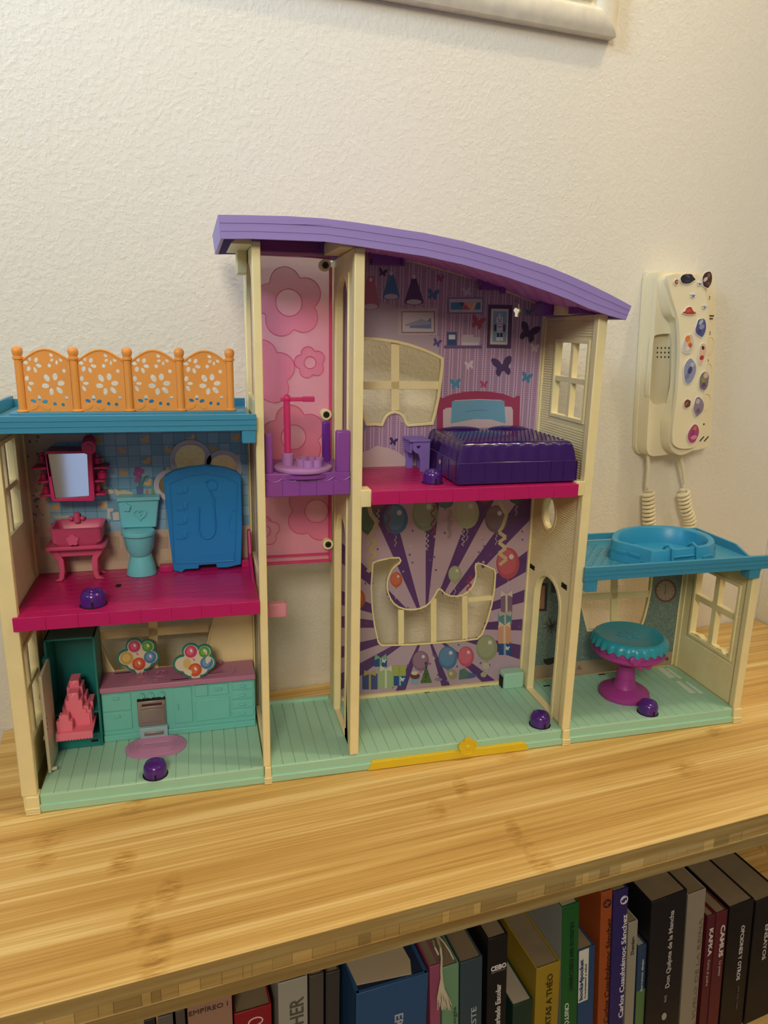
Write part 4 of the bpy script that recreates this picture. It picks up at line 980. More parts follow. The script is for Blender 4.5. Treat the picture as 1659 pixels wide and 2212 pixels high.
for i in range(4):
    x0 = fx0+i*step+.0031
    m, arc = fpanel(x0); o = m.build('fence_panel', ORANGE, fen)
    rim = H().tube([(x0+a, YFN-.0003, ZFN+b) for a, b in arc[2:]], .0011, 6); rim.build('top_rim', ORANGE, o)
    for s_ in (-1, 1):
        cx0 = x0+PWd*.285+s_*PWd*.125; H().prism(circ(cx0, ZFN+.0036, .0038, .0019, 14, rot=-s_*.5), 'y', YFN-.0012, YFN-.0007).build('moulded_petal', ORANGE, o, bevel=.0003)
for i in range(5):
    x = fx0+i*step
    p_ = [(.0044, 0), (.0046, .0006), (.0040, .0014), (.0030, .0018), (.0030, .0405), (.0040, .0410), (.0040, .0428), (.0030, .0432), (.0037, .0447), (.0042, .0468), (.0039, .0488), (.0026, .0503), (.0008, .0508)]
    H().lathe([(r_, h_*FHt/.0508) for r_, h_ in p_], (x, YFN, ZFN), 'z', 18).build('fence_post', ORANGE, fen)
# --- pool on the right roof
ZPB = ZR+.0002; ZPT = ZR+.0195
POOLM = mat('blue_pool_plastic', '#2F94C4', .35)
ring = [(1322, 1168), (1321, 1158), (1328, 1147), (1350, 1139), (1385, 1135), (1425, 1134), (1465, 1137), (1505, 1144), (1532, 1154), (1545, 1165), (1542, 1176), (1525, 1181), (1490, 1185), (1450, 1189), (1412, 1192), (1396, 1187), (1365, 1178), (1338, 1172)]
topo = [(P(a, b, z=ZPT).x, P(a, b, z=ZPT).y) for a, b in ring]; topo = smoothp(topo, 1)
cxp = sum(p[0] for p in topo)/len(topo); cyp = sum(p[1] for p in topo)/len(topo)
def sc(poly, k, dx=0): return [(cxp+(a-cxp)*k+dx, cyp+(b-cyp)*k) for a, b in poly]
pool = thing('toy_pool', (cxp, cyp, ZPB), 'blue toy swimming pool with ladder on the tiled blue roof', 'toy pool')
rg = [[(a, b, z) for a, b in poly] for poly, z in ((sc(topo, 1.045), ZPB), (sc(topo, 1.0), ZPT-.0012), (sc(topo, .985), ZPT), (sc(topo, .885), ZPT), (sc(topo, .865), ZPT-.0012), (sc(topo, .83), ZPB+.0015))]
H().loft(rg, cap=(True, True)).build('basin', POOLM, pool)
rng = random.Random(4)
for i in range(0, len(topo), 2):
    a = Vector(sc(topo, 1.03)[i]); b = Vector(sc(topo, 1.03)[(i+2) % len(topo)]); z = ZPB+rng.uniform(.002, .009); t = (b-a)
    if t.length < .004: continue
    nn = Vector((t.y, -t.x)).normalized()*.0008
    if nn.dot(a-Vector((cxp, cyp))) < 0: nn = -nn
    m = H(); pts = [a+t*.08, b-t*.08]; q0, q1 = pts
    m.add([(q0.x, q0.y, z), (q1.x, q1.y, z), (q1.x, q1.y, z+.0045), (q0.x, q0.y, z+.0045), (q0.x+nn.x, q0.y+nn.y, z+.0006), (q1.x+nn.x, q1.y+nn.y, z+.0006), (q1.x+nn.x, q1.y+nn.y, z+.0038), (q0.x+nn.x, q0.y+nn.y, z+.0038)], [(0, 1, 2, 3), (4, 5, 6, 7), (0, 1, 5, 4), (1, 2, 6, 5), (2, 3, 7, 6), (3, 0, 4, 7)])
    m.build('moulded_stone', POOLM, pool, bevel=.0003)
la = P(1452, 1182, z=ZPT+.002); lb = P(1506, 1176, z=ZPT+.002)
lad = None
for q_ in (la, lb):
    e_ = P(1460, 1213, z=ZPB+.001) if q_ is la else P(1519, 1208, z=ZPB+.001)
    fy_ = min(b_ for a_, b_ in sc(topo, 1.0) if abs(a_-q_.x) < .012)
    qx_ = P(1452 if q_ is la else 1504, 1180, y=fy_).x
    pth = [(qx_-.001, fy_+.0120, ZPT-.003), (qx_-.0008, fy_+.0095, ZPT+.0012), (qx_, fy_+.005, ZPT+.0034), (qx_+.0003, fy_-.0008, ZPT+.0012), (qx_+.0008, fy_-.0034, ZPB+.0012)]
    o = H().tube(pth, .0015, 8).build('ladder_rail', POOLM, pool)
for t in (.35, .75):
    H().tube([(P(1454, 1180, y=.003).x, min(b_ for a_, b_ in sc(topo, 1.0) if abs(a_-la.x) < .012)-.0012-.0028*t, ZPT-(ZPT-ZPB)*t), (P(1506, 1180, y=.003).x, min(b_ for a_, b_ in sc(topo, 1.0) if abs(a_-lb.x) < .012)-.0012-.0028*t, ZPT-(ZPT-ZPB)*t)], .0011, 8).build('ladder_rung', POOLM, pool)
# --- bathroom: mirror cabinet
MIRP = mat('raspberry_plastic', '#C62C68', .34)
ym = .0885
def Y(zoom, u, v, y): p = P(*zoom(u, v), y=y); return (p.x, p.z)
mc = P(*z1(400, 950), y=ym); mir = thing('mirror_cabinet', (mc.x, YB-.002, mc.z), 'raspberry toy mirror cabinet with side shelves on the duck tile wall', 'mirror')
ym = .0800
outm = [Y(z1, 305, 945, ym), Y(z1, 540, 942, ym), Y(z1, 547, 925, ym), Y(z1, 527, 655, ym), Y(z1, 262, 655, ym), Y(z1, 260, 670, ym), Y(z1, 296, 930, ym)]
inm = [Y(z1, 320, 928, ym), Y(z1, 514, 914, ym), Y(z1, 502, 668, ym), Y(z1, 277, 673, ym)]
fm_ = H().prism(outm, 'y', ym, YB-.0004, holes=[offset(inm, .0004)]).build('mirror_frame', MIRP, mir, bevel=.0008)
mg = mat('mirror_glass', '#E4E6EA', .06, metal=1)
H().prism(inm, 'y', ym+.0012, ym+.003).build('mirror_glass', mg, mir)
for (u0, u1, v, y) in ((188, 275, 748, .09), (222, 285, 826, .09), (235, 312, 905, .09), (530, 628, 746, .09), (530, 610, 822, .09), (535, 612, 898, .09)):
    a = Y(z1, u0, v, y); b = Y(z1, u1, v, y); o = H().box(a[0], b[0], .0845, YB-.0004, a[1]-.0011, a[1]+.0006).build('side_shelf', MIRP, mir, bevel=.0004)
for (u, v, w_, h) in ((240, 690, 20, 45), (250, 795, 18, 28), (265, 880, 22, 22), (560, 700, 25, 45), (590, 785, 30, 30), (560, 860, 20, 32)):
    a = Y(z1, u, v, .093); H().lathe([(.0005, -.004), (w_*.00014, -.004), (w_*.00014, .001), (w_*.00008, .002), (w_*.00008, .004), (.0004, .0042)], (a[0], .0935, a[1]), 'z', 12).build('bottle', MIRP, mir)
a = Y(z1, 515, 632, .079); H().lathe([(.0062, 0), (.0062, .003), (.0052, .0038), (.0015, .0038)], (a[0], .0765, a[1]), 'y', 24).build('lamp_disc', MIRP, mir, bevel=.0004)
H().prism(flower(a[0], a[1], .0032, 5, 1.57), 'y', .0757, .0766).build('disc_flower', MIRP, mir)
a = Y(z1, 515, 600, .09); H().ball((a[0], .092, a[1]), .0058, .005, .0058).build('lamp_ball', MIRP, mir)
# --- wash basin
SINK = mat('pink_plastic', '#CF5680', .38)
ZF = .1785
sk = thing('wash_basin', (.036, .09, ZF), 'pink toy wash basin on a curved-leg stand beside the toilet', 'wash basin')
a = P(*z1(283, 1110), y=.070); b = P(*z1(585, 1092), y=.070); X0, X1 = a.x, b.x; ZS = P(*z1(430, 1103), y=.070).z
zt0 = P(*z1(430, 1208), y=.072).z; dxs = (X1-X0)
def rr_(x0, x1, y0, y1, r, z, n=4):
    o = []
    for cx, cy, a0 in ((x1-r, y0+r, -90), (x1-r, y1-r, 0), (x0+r, y1-r, 90), (x0+r, y0+r, 180)):
        for k in range(n+1): t = math.radians(a0+90*k/n); o.append((cx+r*math.cos(t), cy+r*math.sin(t), z))
    return o
H().loft([rr_(X0+.004, X1-.004, .074, .103, .004, zt0+.0005), rr_(X0+.001, X1-.001, .071, .1042, .004, zt0+.004), rr_(X0, X1, .070, .1045, .004, ZS-.001), rr_(X0-.0006, X1+.0006, .0692, .1045, .004, ZS), rr_(X0+.0016, X1-.0016, .0715, .1025, .004, ZS), rr_(X0+.003, X1-.003, .073, .1015, .004, ZS-.009), rr_(X0+.006, X1-.006, .076, .099, .004, ZS-.012)]).build('basin', SINK, sk)
a = Y(z1, 420, 1168, .0700); H().prism(flower(a[0], a[1], .0052, 5, .3), 'y', .0688, .0735).build('basin_flower', SINK, sk, bevel=.0005)
a = P(*z1(268, 1222), y=.078); b = P(*z1(612, 1195), y=.078); ztb = zt0
H().loft([rr_(a.x, b.x, .0705, .104, .003, ztb-.0024), rr_(a.x-.0004, b.x+.0004, .0700, .104, .003, ztb-.0006), rr_(a.x+.001, b.x-.001, .071, .104, .003, ztb+.0004)]).build('stand_top', SINK, sk)
H().box(a.x+.007, b.x-.007, .0795, .0830, ztb-.0110, ztb-.0024).build('apron', SINK, sk, bevel=.0005)
H().box((a.x+b.x)/2-.003, (a.x+b.x)/2+.002, .0785, .0797, ztb-.0048, ztb-.0040).build('drawer_pull', SINK, sk)
for s_, xb in ((-1, a.x+.0065), (1, b.x-.0065)):
    for yy in (.080, .0965):
        zz = [ztb-.0024, ztb-.007, ztb-.014, ZF+.009, ZF+.003, ZF]; of = [.002, 0, -.004, -.0045, -.0035, -.0005]; wd = [.0042, .0036, .0026, .0021, .0022, .0032]
        r_ = [[(xb+s_*(o_)-w2, yy-.0015, z_), (xb+s_*o_+w2, yy-.0015, z_), (xb+s_*o_+w2, yy+.0025, z_), (xb+s_*o_-w2, yy+.0025, z_)] for z_, o_, w2 in zip(zz, of, wd)]
        H().loft(r_).build('leg', SINK, sk, bevel=.0005)
tpx = P(*z1(445, 1040), y=.101); H().lathe([(.0030, 0), (.0030, .004), (.0026, .0085), (.0012, .0095)], (tpx.x, .101, ZS-.002), 'z', 14).build('tap', SINK, sk)
for dx in (-.0052, .0048): H().ball((tpx.x+dx, .101, ZS+.0015), .0023).build('tap_knob', SINK, sk)
# --- toilet
AQ = mat('aqua_plastic', '#70C8D6', .3, coat=.2)
tc_ = P(*z1(822, 1378), z=ZF); tx = (P(*z1(730, 1365), y=.088).x+P(*z1(912, 1362), y=.088).x)/2
to = thing('toilet', (tx, .0885, ZF), 'aqua toy toilet with a heart on its tank, on the magenta floor', 'toilet')
ty = .0885; zs = P(*z1(805, 1150), y=.078).z; zbn = P(*z1(820, 1245), y=.080).z
H().lathe([(.0136, 0), (.0138, .0012), (.0118, .010), (.0092, .020), (.0088, zbn-ZF-.001)], (tx, ty, ZF), 'z', 28, sy=.85).build('pedestal', AQ, to)
H().lathe([(.0088, zbn-ZF-.003), (.0120, zbn-ZF+.003), (.0138, zs-ZF-.002), (.0142, zs-ZF)], (tx-.0005, ty-.0015, ZF), 'z', 28, sy=.95).build('bowl', AQ, to)
H().lathe([(.0144, 0), (.0152, .0008), (.0152, .0030), (.0142, .0042), (.0118, .0046)], (tx-.0008, ty-.0025, zs), 'z', 32, sy=.95).build('seat_lid', AQ, to)
k0 = [Y(z1, 700, 1098, .094), Y(z1, 905, 1092, .094), Y(z1, 918, 935, .094), Y(z1, 683, 940, .094)]
H().prism(k0, 'y', .0925, .1035).build('tank', AQ, to, bevel=.0012)
k1 = [Y(z1, 672, 948, .092), Y(z1, 925, 938, .092), Y(z1, 925, 916, .092), Y(z1, 675, 922, .092)]
H().prism(k1, 'y', .0905, .1040).build('tank_lid', AQ, to, bevel=.0009)
h0 = Y(z1, 808, 1020, .0925); H().prism(heart(h0[0], h0[1], .0062), 'y', .0912, .0930, holes=[heart(h0[0], h0[1], .0048)]).build('heart', AQ, to, bevel=.0003)
H().prism(heart(h0[0], h0[1]+.0004, .0022), 'y', .0914, .0930).build('heart', AQ, to, bevel=.0003)
h1 = Y(z1, 730, 978, .092); H().prism(flower(h1[0], h1[1], .0040, 5, .3), 'y', .0900, .0930).build('flush_flower', AQ, to, bevel=.0004)
# --- blue shower door leaning on the wall
SB = mat('shower_blue_plastic', '#1F7FC4', .36)
ys = .0835
so = xz([(1003, 1345), (1050, 1358), (1070, 1340), (1150, 1335), (1150, 1315), (1250, 1308), (1252, 1328), (1330, 1326), (1395, 1310), (1400, 1100), (1394, 800), (1370, 775), (1300, 750), (1190, 736), (1080, 748), (1000, 770), (950, 800), (945, 830), (968, 1050), (985, 1200)], z1, ys)
sd = thing('shower_door', (so[0][0]+.03, ys+.003, ZF), 'blue toy shower panel with arched top in front of the cloud window', 'shower panel')
H().prism(so, 'y', ys, ys+.0075).build('panel', SB, sd, bevel=.0008)
ri = xz([(1010, 1300), (1350, 1285), (1368, 840), (1300, 805), (1190, 788), (1080, 800), (985, 845)], z1, ys)
H().prism(offset(ri, .0011), 'y', ys-.0007, ys+.0004, holes=[ri]).build('raised_rim', SB, sd, bevel=.0003)
ri2 = xz([(1012, 1302), (1350, 1287), (1352, 1245), (1028, 1262)], z1, ys); H().prism(ri2, 'y', ys-.0006, ys+.0004).build('raised_bar', SB, sd, bevel=.0003)
hp = [P(*z1(u, v), y=ys-.0004) for u, v in ((1210, 870), (1240, 940), (1235, 960), (1245, 1080), (1240, 1130), (1215, 1155), (1190, 1160), (1160, 1145), (1147, 1110), (1150, 980))]
H().tube(hp, .0010, 8).build('shower_hose', SB, sd)
a = Y(z1, 1228, 850, ys); H().lathe([(.0046, -.0008), (.0052, .0004)], (a[0], ys-.0002, a[1]), 'y', 20).build('shower_head', SB, sd)
H().tube([P(*z1(1185, 835), y=ys-.0004), P(*z1(1215, 822), y=ys-.0004), P(*z1(1250, 835), y=ys-.0004), P(*z1(1250, 880), y=ys-.0004)], .0008, 6).build('shower_pipe', SB, sd)
for v in (890, 985, 1065, 1150):
    a = Y(z1, 1020, v, ys); b = Y(z1, 1072, v+6, ys); H().box(a[0], b[0], ys-.0009, ys+.0004, b[1]-.0007, b[1]+.0004).build('soap_shelf', SB, sd)
    H().box(a[0]+.009 if False else a[0]+.006, a[0]+.010, ys-.0007, ys+.0004, b[1]+.0004, b[1]+.006).build('moulded_bottle', SB, sd, bevel=.0004)
H().prism(xz([(1325, 1110), (1325, 1050), (1340, 1030), (1340, 1010), (1360, 990), (1352, 990), (1332, 1005), (1332, 1028), (1316, 1048), (1316, 1112), (1345, 1130), (1350, 1122)], z1, ys), 'y', ys-.0006, ys+.0004).build('door_handle', SB, sd)
# --- violet push buttons
def button(px, py, z, label, r=.0100, h=.0135, rz=0, big=1):
    p = P(px, py, z=z); t = thing('push_button', (p.x, p.y, z), label, 'button', 'violet push buttons on the floors of the doll house')
    c = (p.x, p.y, z); r *= big
    prof = [(r, 0), (r, h*.55), (r*.97, h*.66), (r*.86, h*.82), (r*.62, h*.93), (r*.30, h*.99), (.0004, h)]
    n = 36; gap = 2; vs = []; fs = []; m_ = len(prof)
    g0 = -math.pi/2+.10+rz
    H().lathe(prof, c, 'z', 36).build('cap', BUTTON, t)
    gx = p.x+.0005; H().box(gx-.0009, gx+.0009, p.y-r-.0002, p.y-r+.0012, z+.0001, z+.0052).build('notch', DARK, t)
    for rr0 in (.78, .5): 
        hh = h*(.87 if rr0 > .7 else .955); H().tube([(p.x+r*rr0*math.cos(a), p.y+r*rr0*math.sin(a), z+hh) for a in [2*math.pi*k/30 for k in range(30)]], .00035, 5, closed=True).build('moulded_ring', BUTTON, t)
    H().prism(flower(p.x, p.y, .0030, 5, .3), 'z', z+h-.0006, z+h+.0002).build('moulded_flower', BUTTON, t)
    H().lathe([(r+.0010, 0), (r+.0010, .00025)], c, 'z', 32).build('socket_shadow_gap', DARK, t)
    return t
button(336, 1672, .0169, 'violet push button on the mint floor in front of the pink rug')
button(202, 1305, .1786, 'violet push button on the magenta bathroom floor near the toilet')
button(934, 1042, .2708, 'violet push button on the magenta bedroom floor beside the bed', r=.0088, h=.0125)
button(1166, 1564, .0169, 'violet push button on the mint floor beside the arched doorway', r=.0100)
button(1399, 1538, .0169, 'violet push button on the mint floor beside the round cake table', r=.0100)
# --- kitchen units
KG = mat('kitchen_aqua_plastic', '#74C6BE', .38); KT = mat('mauve_worktop_plastic', '#B4789A', .34)
x0, x1 = .0478, .1905; yk = .0712; zt1 = .0685; zt2 = .0738
kc = thing('kitchen_counter', ((x0+x1)/2, .09, .0169), 'aqua toy kitchen counter with mauve worktop, drawers and cupboard', 'kitchen counter')
H().box(x0, x1, yk+.002, .1035, .0170, zt1).build('body', KG, kc)
H().box(x0, x1, yk-.0008, yk+.003, .0170, .0232).build('plinth', KG, kc, bevel=.0007)
H().box(x0-.0008, x1+.0006, yk-.0022, .1038, zt1, zt2).build('worktop', KT, kc, bevel=.0007)
def kr(u0, v0, u1, v1): a = P(*zk(u0, v0), y=yk); b = P(*zk(u1, v1), y=yk); return a.x, b.x, b.z, a.z
def front(u0, v0, u1, v1, name='drawer', proud=.0012, hu=None, hv=None, hw=.0028, vert=False, hm=KG):
    # v measured at the left edge; the face is square in the scene
    a = P(*zk(u0, v0), y=yk); b = P(*zk(u0, v1), y=yk); c = P(*zk(u1, v0), y=yk)
    o = H().box(a.x, c.x, yk+.002-proud, yk+.0024, b.z, a.z).build(name, KG, kc, bevel=.0005)
    if hu is not None:
        h = P(*zk(hu, hv), y=yk)
        if vert: H().box(h.x-.0008, h.x+.0008, yk-.0008, yk+.0012, h.z-hw, h.z+hw).build('handle', hm, o, bevel=.0005)
        else: H().box(h.x-hw, h.x+hw, yk-.0008, yk+.0012, h.z-.0009, h.z+.0009).build('handle', hm, o, bevel=.0005)
    return o
front(80, 640, 340, 790, hu=208, hv=663); front(90, 800, 350, 960, hu=220, hv=825)
front(722, 575, 885, 890, 'cupboard_door', hu=762, hv=735, vert=True, hw=.0030)
front(915, 550, 1030, 650, 'moulded_panel'); front(1040, 545, 1215, 640, 'moulded_panel', hu=1125, hv=575, hw=.0038)
front(920, 680, 1228, 870, 'dishwasher_door')
for v in (525, 608, 690, 770): front(1248, v, 1440, v+64, hu=1345, hv=v+20 if False else v+22, hw=.0026)
# hob and knobs
for (u, v) in ((438, 640), (522, 633), (622, 625)):
    h = P(*zk(u, v), y=yk); o = H().lathe([(.0026, 0), (.0026, .0014)], (h.x, yk-.0002, h.z), 'y', 16).build('cooker_knob', KG, kc); H().box(h.x-.0005, h.x+.0005, yk-.0012, yk, h.z-.0024, h.z+.0024).build('knob_grip', KG, o)
for (u, v) in ((435, 445), (610, 437)):
    h = P(*zk(u, v), z=zt2); o = H().lathe([(.0066, 0), (.0066, .0010), (.0060, .0010), (.0058, .0002), (.0012, .0002)], (h.x, h.y, zt2), 'z', 24).build('hob_ring', KT, kc)
    for k in range(4):
        a = k*math.pi/2+.4; H().box(-.0005, .0005, -.0005, .0005, 0, .001)
        H().tube([(h.x+.0015*math.cos(a), h.y+.0015*math.sin(a), zt2+.0018), (h.x+.0055*math.cos(a), h.y+.0055*math.sin(a), zt2+.0018)], .0006, 6).build('pan_support', KT, o)
for (u, v) in ((470, 497), (570, 487)):
    h = P(*zk(u, v), z=zt2); H().lathe([(.0028, 0), (.0028, .0007)], (h.x, h.y, zt2), 'z', 18, sy=.6).build('worktop_knob', KT, kc)
h = P(*zk(1140, 410), z=zt2); H().loft([rr_(h.x-.015, h.x+.015, h.y-.008, h.y+.008, .004, zt2+.0001), rr_(h.x-.015, h.x+.015, h.y-.008, h.y+.008, .004, zt2+.0009), rr_(h.x-.013, h.x+.013, h.y-.0068, h.y+.0068, .003, zt2+.0009), rr_(h.x-.012, h.x+.012, h.y-.006, h.y+.006, .003, zt2+.0003)]).build('sink_bowl', KT, kc)
for dx in (-.006, .001): H().tube([(h.x+dx, h.y+.0105, zt2), (h.x+dx, h.y+.0105, zt2+.006), (h.x+dx, h.y+.007, zt2+.0075), (h.x+dx, h.y+.005, zt2+.005)], .0012, 8).build('kitchen_tap', KT, kc)
for (ua, va, ub, vb) in ((195, 437, 345, 425), (700, 495, 860, 480)):
    a = P(*zk(ua, va), z=zt2); b = P(*zk(ub, vb), z=zt2); H().box(a.x, b.x, a.y-.0006, a.y+.0006, zt2, zt2+.00025).build('sign_slot', DARK, kc)
# oven
OV = mat('grey_metallic_plastic', '#9A8C88', .35, metal=.5)
a = P(*zk(398, 690), y=yk); b = P(*zk(665, 912), y=yk); c = P(*zk(398, 912), y=yk)
ov = H().box(a.x, b.x, yk-.0008, yk+.002, c.z, a.z).build('oven_door', OV, kc, bevel=.0006)
H().box(a.x, b.x, yk-.0004, yk+.0028, a.z, a.z+.0018).build('oven_gap', DARK, kc)
d0 = P(*zk(440, 710), y=yk); d1 = P(*zk(622, 710), y=yk); H().box(d0.x, d1.x, yk-.0012, yk-.0002, d0.z-.0030, d0.z).build('oven_slot', mat('dark_red_slot', '#4A1A22', .5), ov)
d0 = P(*zk(430, 745), y=yk-.001); d1 = P(*zk(640, 745), y=yk-.001); H().box(d0.x, d1.x, yk-.0030, yk-.0006, d0.z-.0008, d0.z+.0018).build('oven_handle', OV, ov, bevel=.0004)
H().box(d0.x, d1.x, yk-.0016, yk-.0006, c.z+.004, d0.z-.002).build('oven_window', OV, ov, bevel=.0003)
tr0 = H().box(a.x+.001, b.x+.001, yk-.0040, yk+.002, .0172, c.z-.0006).build('oven_tray', mat('pale_blue_plastic', '#9CC3CC', .4), kc, bevel=.0006)
H().box(a.x+.005, b.x-.003, yk-.0052, yk-.0036, .0215, .0250).build('tray_handle', OV, tr0, bevel=.0006)
# balloon signs standing in the worktop slots
def sign(u, v, uw, y, base_z, label, worn):
    """balloon-cluster outline with a teal rim"""
    c = P(*zk(u, v), y=y); s = (P(*zk(u+uw, v), y=y).x-c.x)
    L_ = [(-.15, .54, .38), (.56, .46, .34), (-.60, -.15, .42), (.66, -.20, .40), (.03, -.56, .42)]; L2 = L_+[(.0, -.1, .66), (-.24, -.50, .36), (.34, -.52, .36), (.05, -.98, .22)]
    def out(g, n=80):
        o = []
        for i in range(n):
            a = 2*math.pi*i/n; d = Vector((math.cos(a), math.sin(a))); best = .1
            for (x, z, r) in L2:
                e = Vector((x, z)); pr = e.dot(d); q2 = (r+g)**2-(e.length_squared-pr*pr)
                if q2 > 0: best = max(best, pr+math.sqrt(q2))
            o.append([c.x+s*best*d.x, c.z+s*best*d.y])
        for p_ in o: p_[1] = max(p_[1], base_z) 
        return [tuple(p_) for p_ in o]
    t = thing('balloon_sign', (c.x, y, base_z), label, 'toy sign')
    H().prism(out(.10), 'y', y-.0009, y+.0009).build('sign_board', mat('teal_plastic', '#1E7F78', .4), t, bevel=.0003)
    pr = PR(y-.00095, step=3e-5); pr.poly(out(.0), '#D9D0BE', True); pr.up()
    cols = ['#C23A72', '#4C9A3A', '#C6A24E', '#4A7CB4', '#C8502E']
    for (x, z, r), cc in zip(L_, cols):
        if worn and cc == '#C6A24E': pr.poly(circ(c.x+s*(x+.22), c.z+s*z, s*r*.5, s*r*.75, 20), '#D3B877', True); continue
        pr.poly(circ(c.x+s*x, c.z+s*z, s*r*.86, s*r*.95, 26), cc, True)
    pr.up()
    for (x, z, r), cc in zip(L_, ('#D9618F', '#6FB558', '#D6BC72', '#6E9ACB', '#DA7048')):
        if worn and cc == '#D6BC72': continue
        pr.poly(circ(c.x+s*(x-.03), c.z+s*(z+.03), s*r*.5, s*r*.6, 20), cc, True)
    pr.up()
    for (x, z, r) in L_[:2]+L_[3:]: pr.poly(circ(c.x+s*(x+.02), c.z+s*(z+.06), s*.06, s*.11, 10, rot=.3), '#F0E6DC', True)
    if worn:
        pr.poly(circ(c.x+s*.75, c.z-s*.0, s*.16, s*.2, 7), '#D9D0BE', True); pr.poly(circ(c.x-s*.28, c.z-s*.7, s*.14, s*.2, 7), '#D9D0BE', True); pr.poly(circ(c.x+s*.66, c.z+s*.42, s*.06, s*.16, 6), '#D9D0BE', True)
    pr.line((c.x-s*.05, c.z+s*.15), (c.x+s*.02, c.z-s*.02), .0012, '#D9618F', True)
    pr.build('balloon_print', t); return t
sign(405, 265, 165, .0945, zt2+.0004, 'balloon cluster sign with all five colours intact, behind the hob', False)
sign(910, 315, 168, .0735, zt2+.0004, 'balloon cluster sign with worn pale patches, beside the sink', True)
# rug
a = P(*z2(725, 1010), z=.0169); b = P(*z2(1080, 960), z=.0169)
rug = thing('oval_rug', ((a.x+b.x)/2, .0535, .0169), 'mauve oval rug before the toy oven', 'rug')
RG = mat('mauve_rug_plastic', '#C48CB6', .45)
def oval(x0, x1, y0, y1, z, n=10):
    r = (y1-y0)/2; cy = (y0+y1)/2; return [(x1-r+r*math.cos(t), cy+r*math.sin(t), z) for t in [math.pi*(k/n-.5) for k in range(n+1)]]+[(x0+r+r*math.cos(t), cy+r*math.sin(t), z) for t in [math.pi*(k/n+.5) for k in range(n+1)]]
yr0, yr1 = .0345, .0705
H().loft([oval(a.x, b.x, yr0, yr1, .0170), oval(a.x, b.x, yr0, yr1, .0180), oval(a.x+.0008, b.x-.0008, yr0+.0008, yr1-.0008, .0185)]).build('mat', RG, rug)
for k in (.0035, .0065, .0095, .0125): H().tube(oval(a.x+k, b.x-k, yr0+k, yr1-k, .0186), .0006, 5, closed=True).build('raised_ring', RG, rug)
# --- fridge with open door, and pink stepped cake on its shelf
TE = mat('dark_teal_plastic', '#1D7C7A', .42)
fx_0, fx_1 = .0045, .0472; fy0, fy1 = .0655, .1035; fz1 = .1285
ff = thing('toy_fridge', ((fx_0+fx_1)/2, .085, .0169), 'tall dark teal toy fridge standing open at the kitchen corner', 'fridge')
fw_ = .0018
H().box(fx_0, fx_0+fw_, fy0, fy1, .0170, fz1).build('side_panel', TE, ff, bevel=.0004); H().box(fx_1-fw_, fx_1, fy0, fy1, .0170, fz1).build('side_panel', TE, ff, bevel=.0004)
H().box(fx_0, fx_1, fy1-.002, fy1, .0170, fz1).build('back_panel', TE, ff); H().box(fx_0, fx_1, fy0, fy1, fz1-.0018, fz1).build('top_panel', TE, ff, bevel=.0004)
H().box(fx_0+fw_, fx_1-fw_, fy0+.0004, fy1-.002, .0170, .0310).build('bottom_drawer', TE, ff, bevel=.0005)
a = P(*z2(548, 963), y=fy0); H().box(a.x-.0030, a.x+.0030, fy0-.0004, fy0+.0006, a.z-.0010, a.z+.0010).build('slot', DARK, ff)
H().box(fx_0+fw_, fx_1-fw_, fy0+.004, fy1-.002, .0500, .0515).build('shelf', TE, ff)
GD = mat('grey_beige_plastic', '#C6BFA6', .42)
dpx = P(*z2(312, 1135), z=.0180)
dr = H().prism([(.0265, .0185), (.0625, .0185), (.0625, .112), (.0265, .112)], 'x', .0060, .0086).build('fridge_door', GD, ff, bevel=.0005)
for z in (.048, .068, .088): H().box(.0010 if False else .0035, .0062, .032, .058, z, z+.0035).build('door_rack', GD, dr, bevel=.0005)
for z in (.071, .0655, .0605): H().box(.0084, .0089, .028, .0292, z, z+.0008).build('vent', DARK, dr)
H().tube([(.0084, .030, .0205), (.0125, .031, .0205)], .0016, 10).build('hinge_pin', GD, dr); H().box(.003, .0062, .0605, .068, .108, .1125).build('door_hinge', TE, dr)
CK = mat('coral_pink_plastic', '#EE7C96', .45)
ck = thing('pink_stepped_food', (.026, .056, .040), 'coral pink moulded block of stepped food on the fridge shelf', 'toy food')
cz = .0425
sx0, sx1 = .0105, .0410
H().box(sx0, sx1+.001, .0480, .0980, cz-.0015, cz+.0015).build('tray', CK, ck, bevel=.0005)
H().box(sx0, sx1+.001, .0470, .0486, cz-.0045, cz+.0012).build('tray_front', CK, ck, bevel=.0005)
for k in range(12):
    x = sx0+.0013+k*(sx1-sx0+.001)/12; H().lathe([(.0013, 0), (.0013, .0016)], (x, .0468, cz-.0045), 'y', 10).build('scallop', CK, ck)
def stepped(cx, w_, y0, y1, z0, hs_, name):
    pts = []; n = len(hs_)
    for i, h in enumerate(hs_): pts += [(cx-w_/2+w_*i/n, z0+h), (cx-w_/2+w_*(i+1)/n, z0+h)]
    H().prism([(cx-w_/2, z0)]+pts+[(cx+w_/2, z0)], 'y', y0, y1).build(name, CK, ck, bevel=.0005)
stepped(.0180, .0135, .0510, .0580, cz+.001, (.011, .0165, .0175, .0165, .010), 'small_pile')
stepped(.0262, .0250, .0600, .0700, cz+.001, (.010, .016, .026, .0335, .0335, .0335, .026, .016, .012), 'middle_pile')
stepped(.0272, .0270, .0705, .0850, cz+.001, (.014, .022, .034, .0405, .0405, .0405, .034, .024, .018, .018), 'rear_pile')
stepped(.0355, .0090, .0620, .0780, cz+.001, (.014, .0185, .0185, .014), 'side_pile')
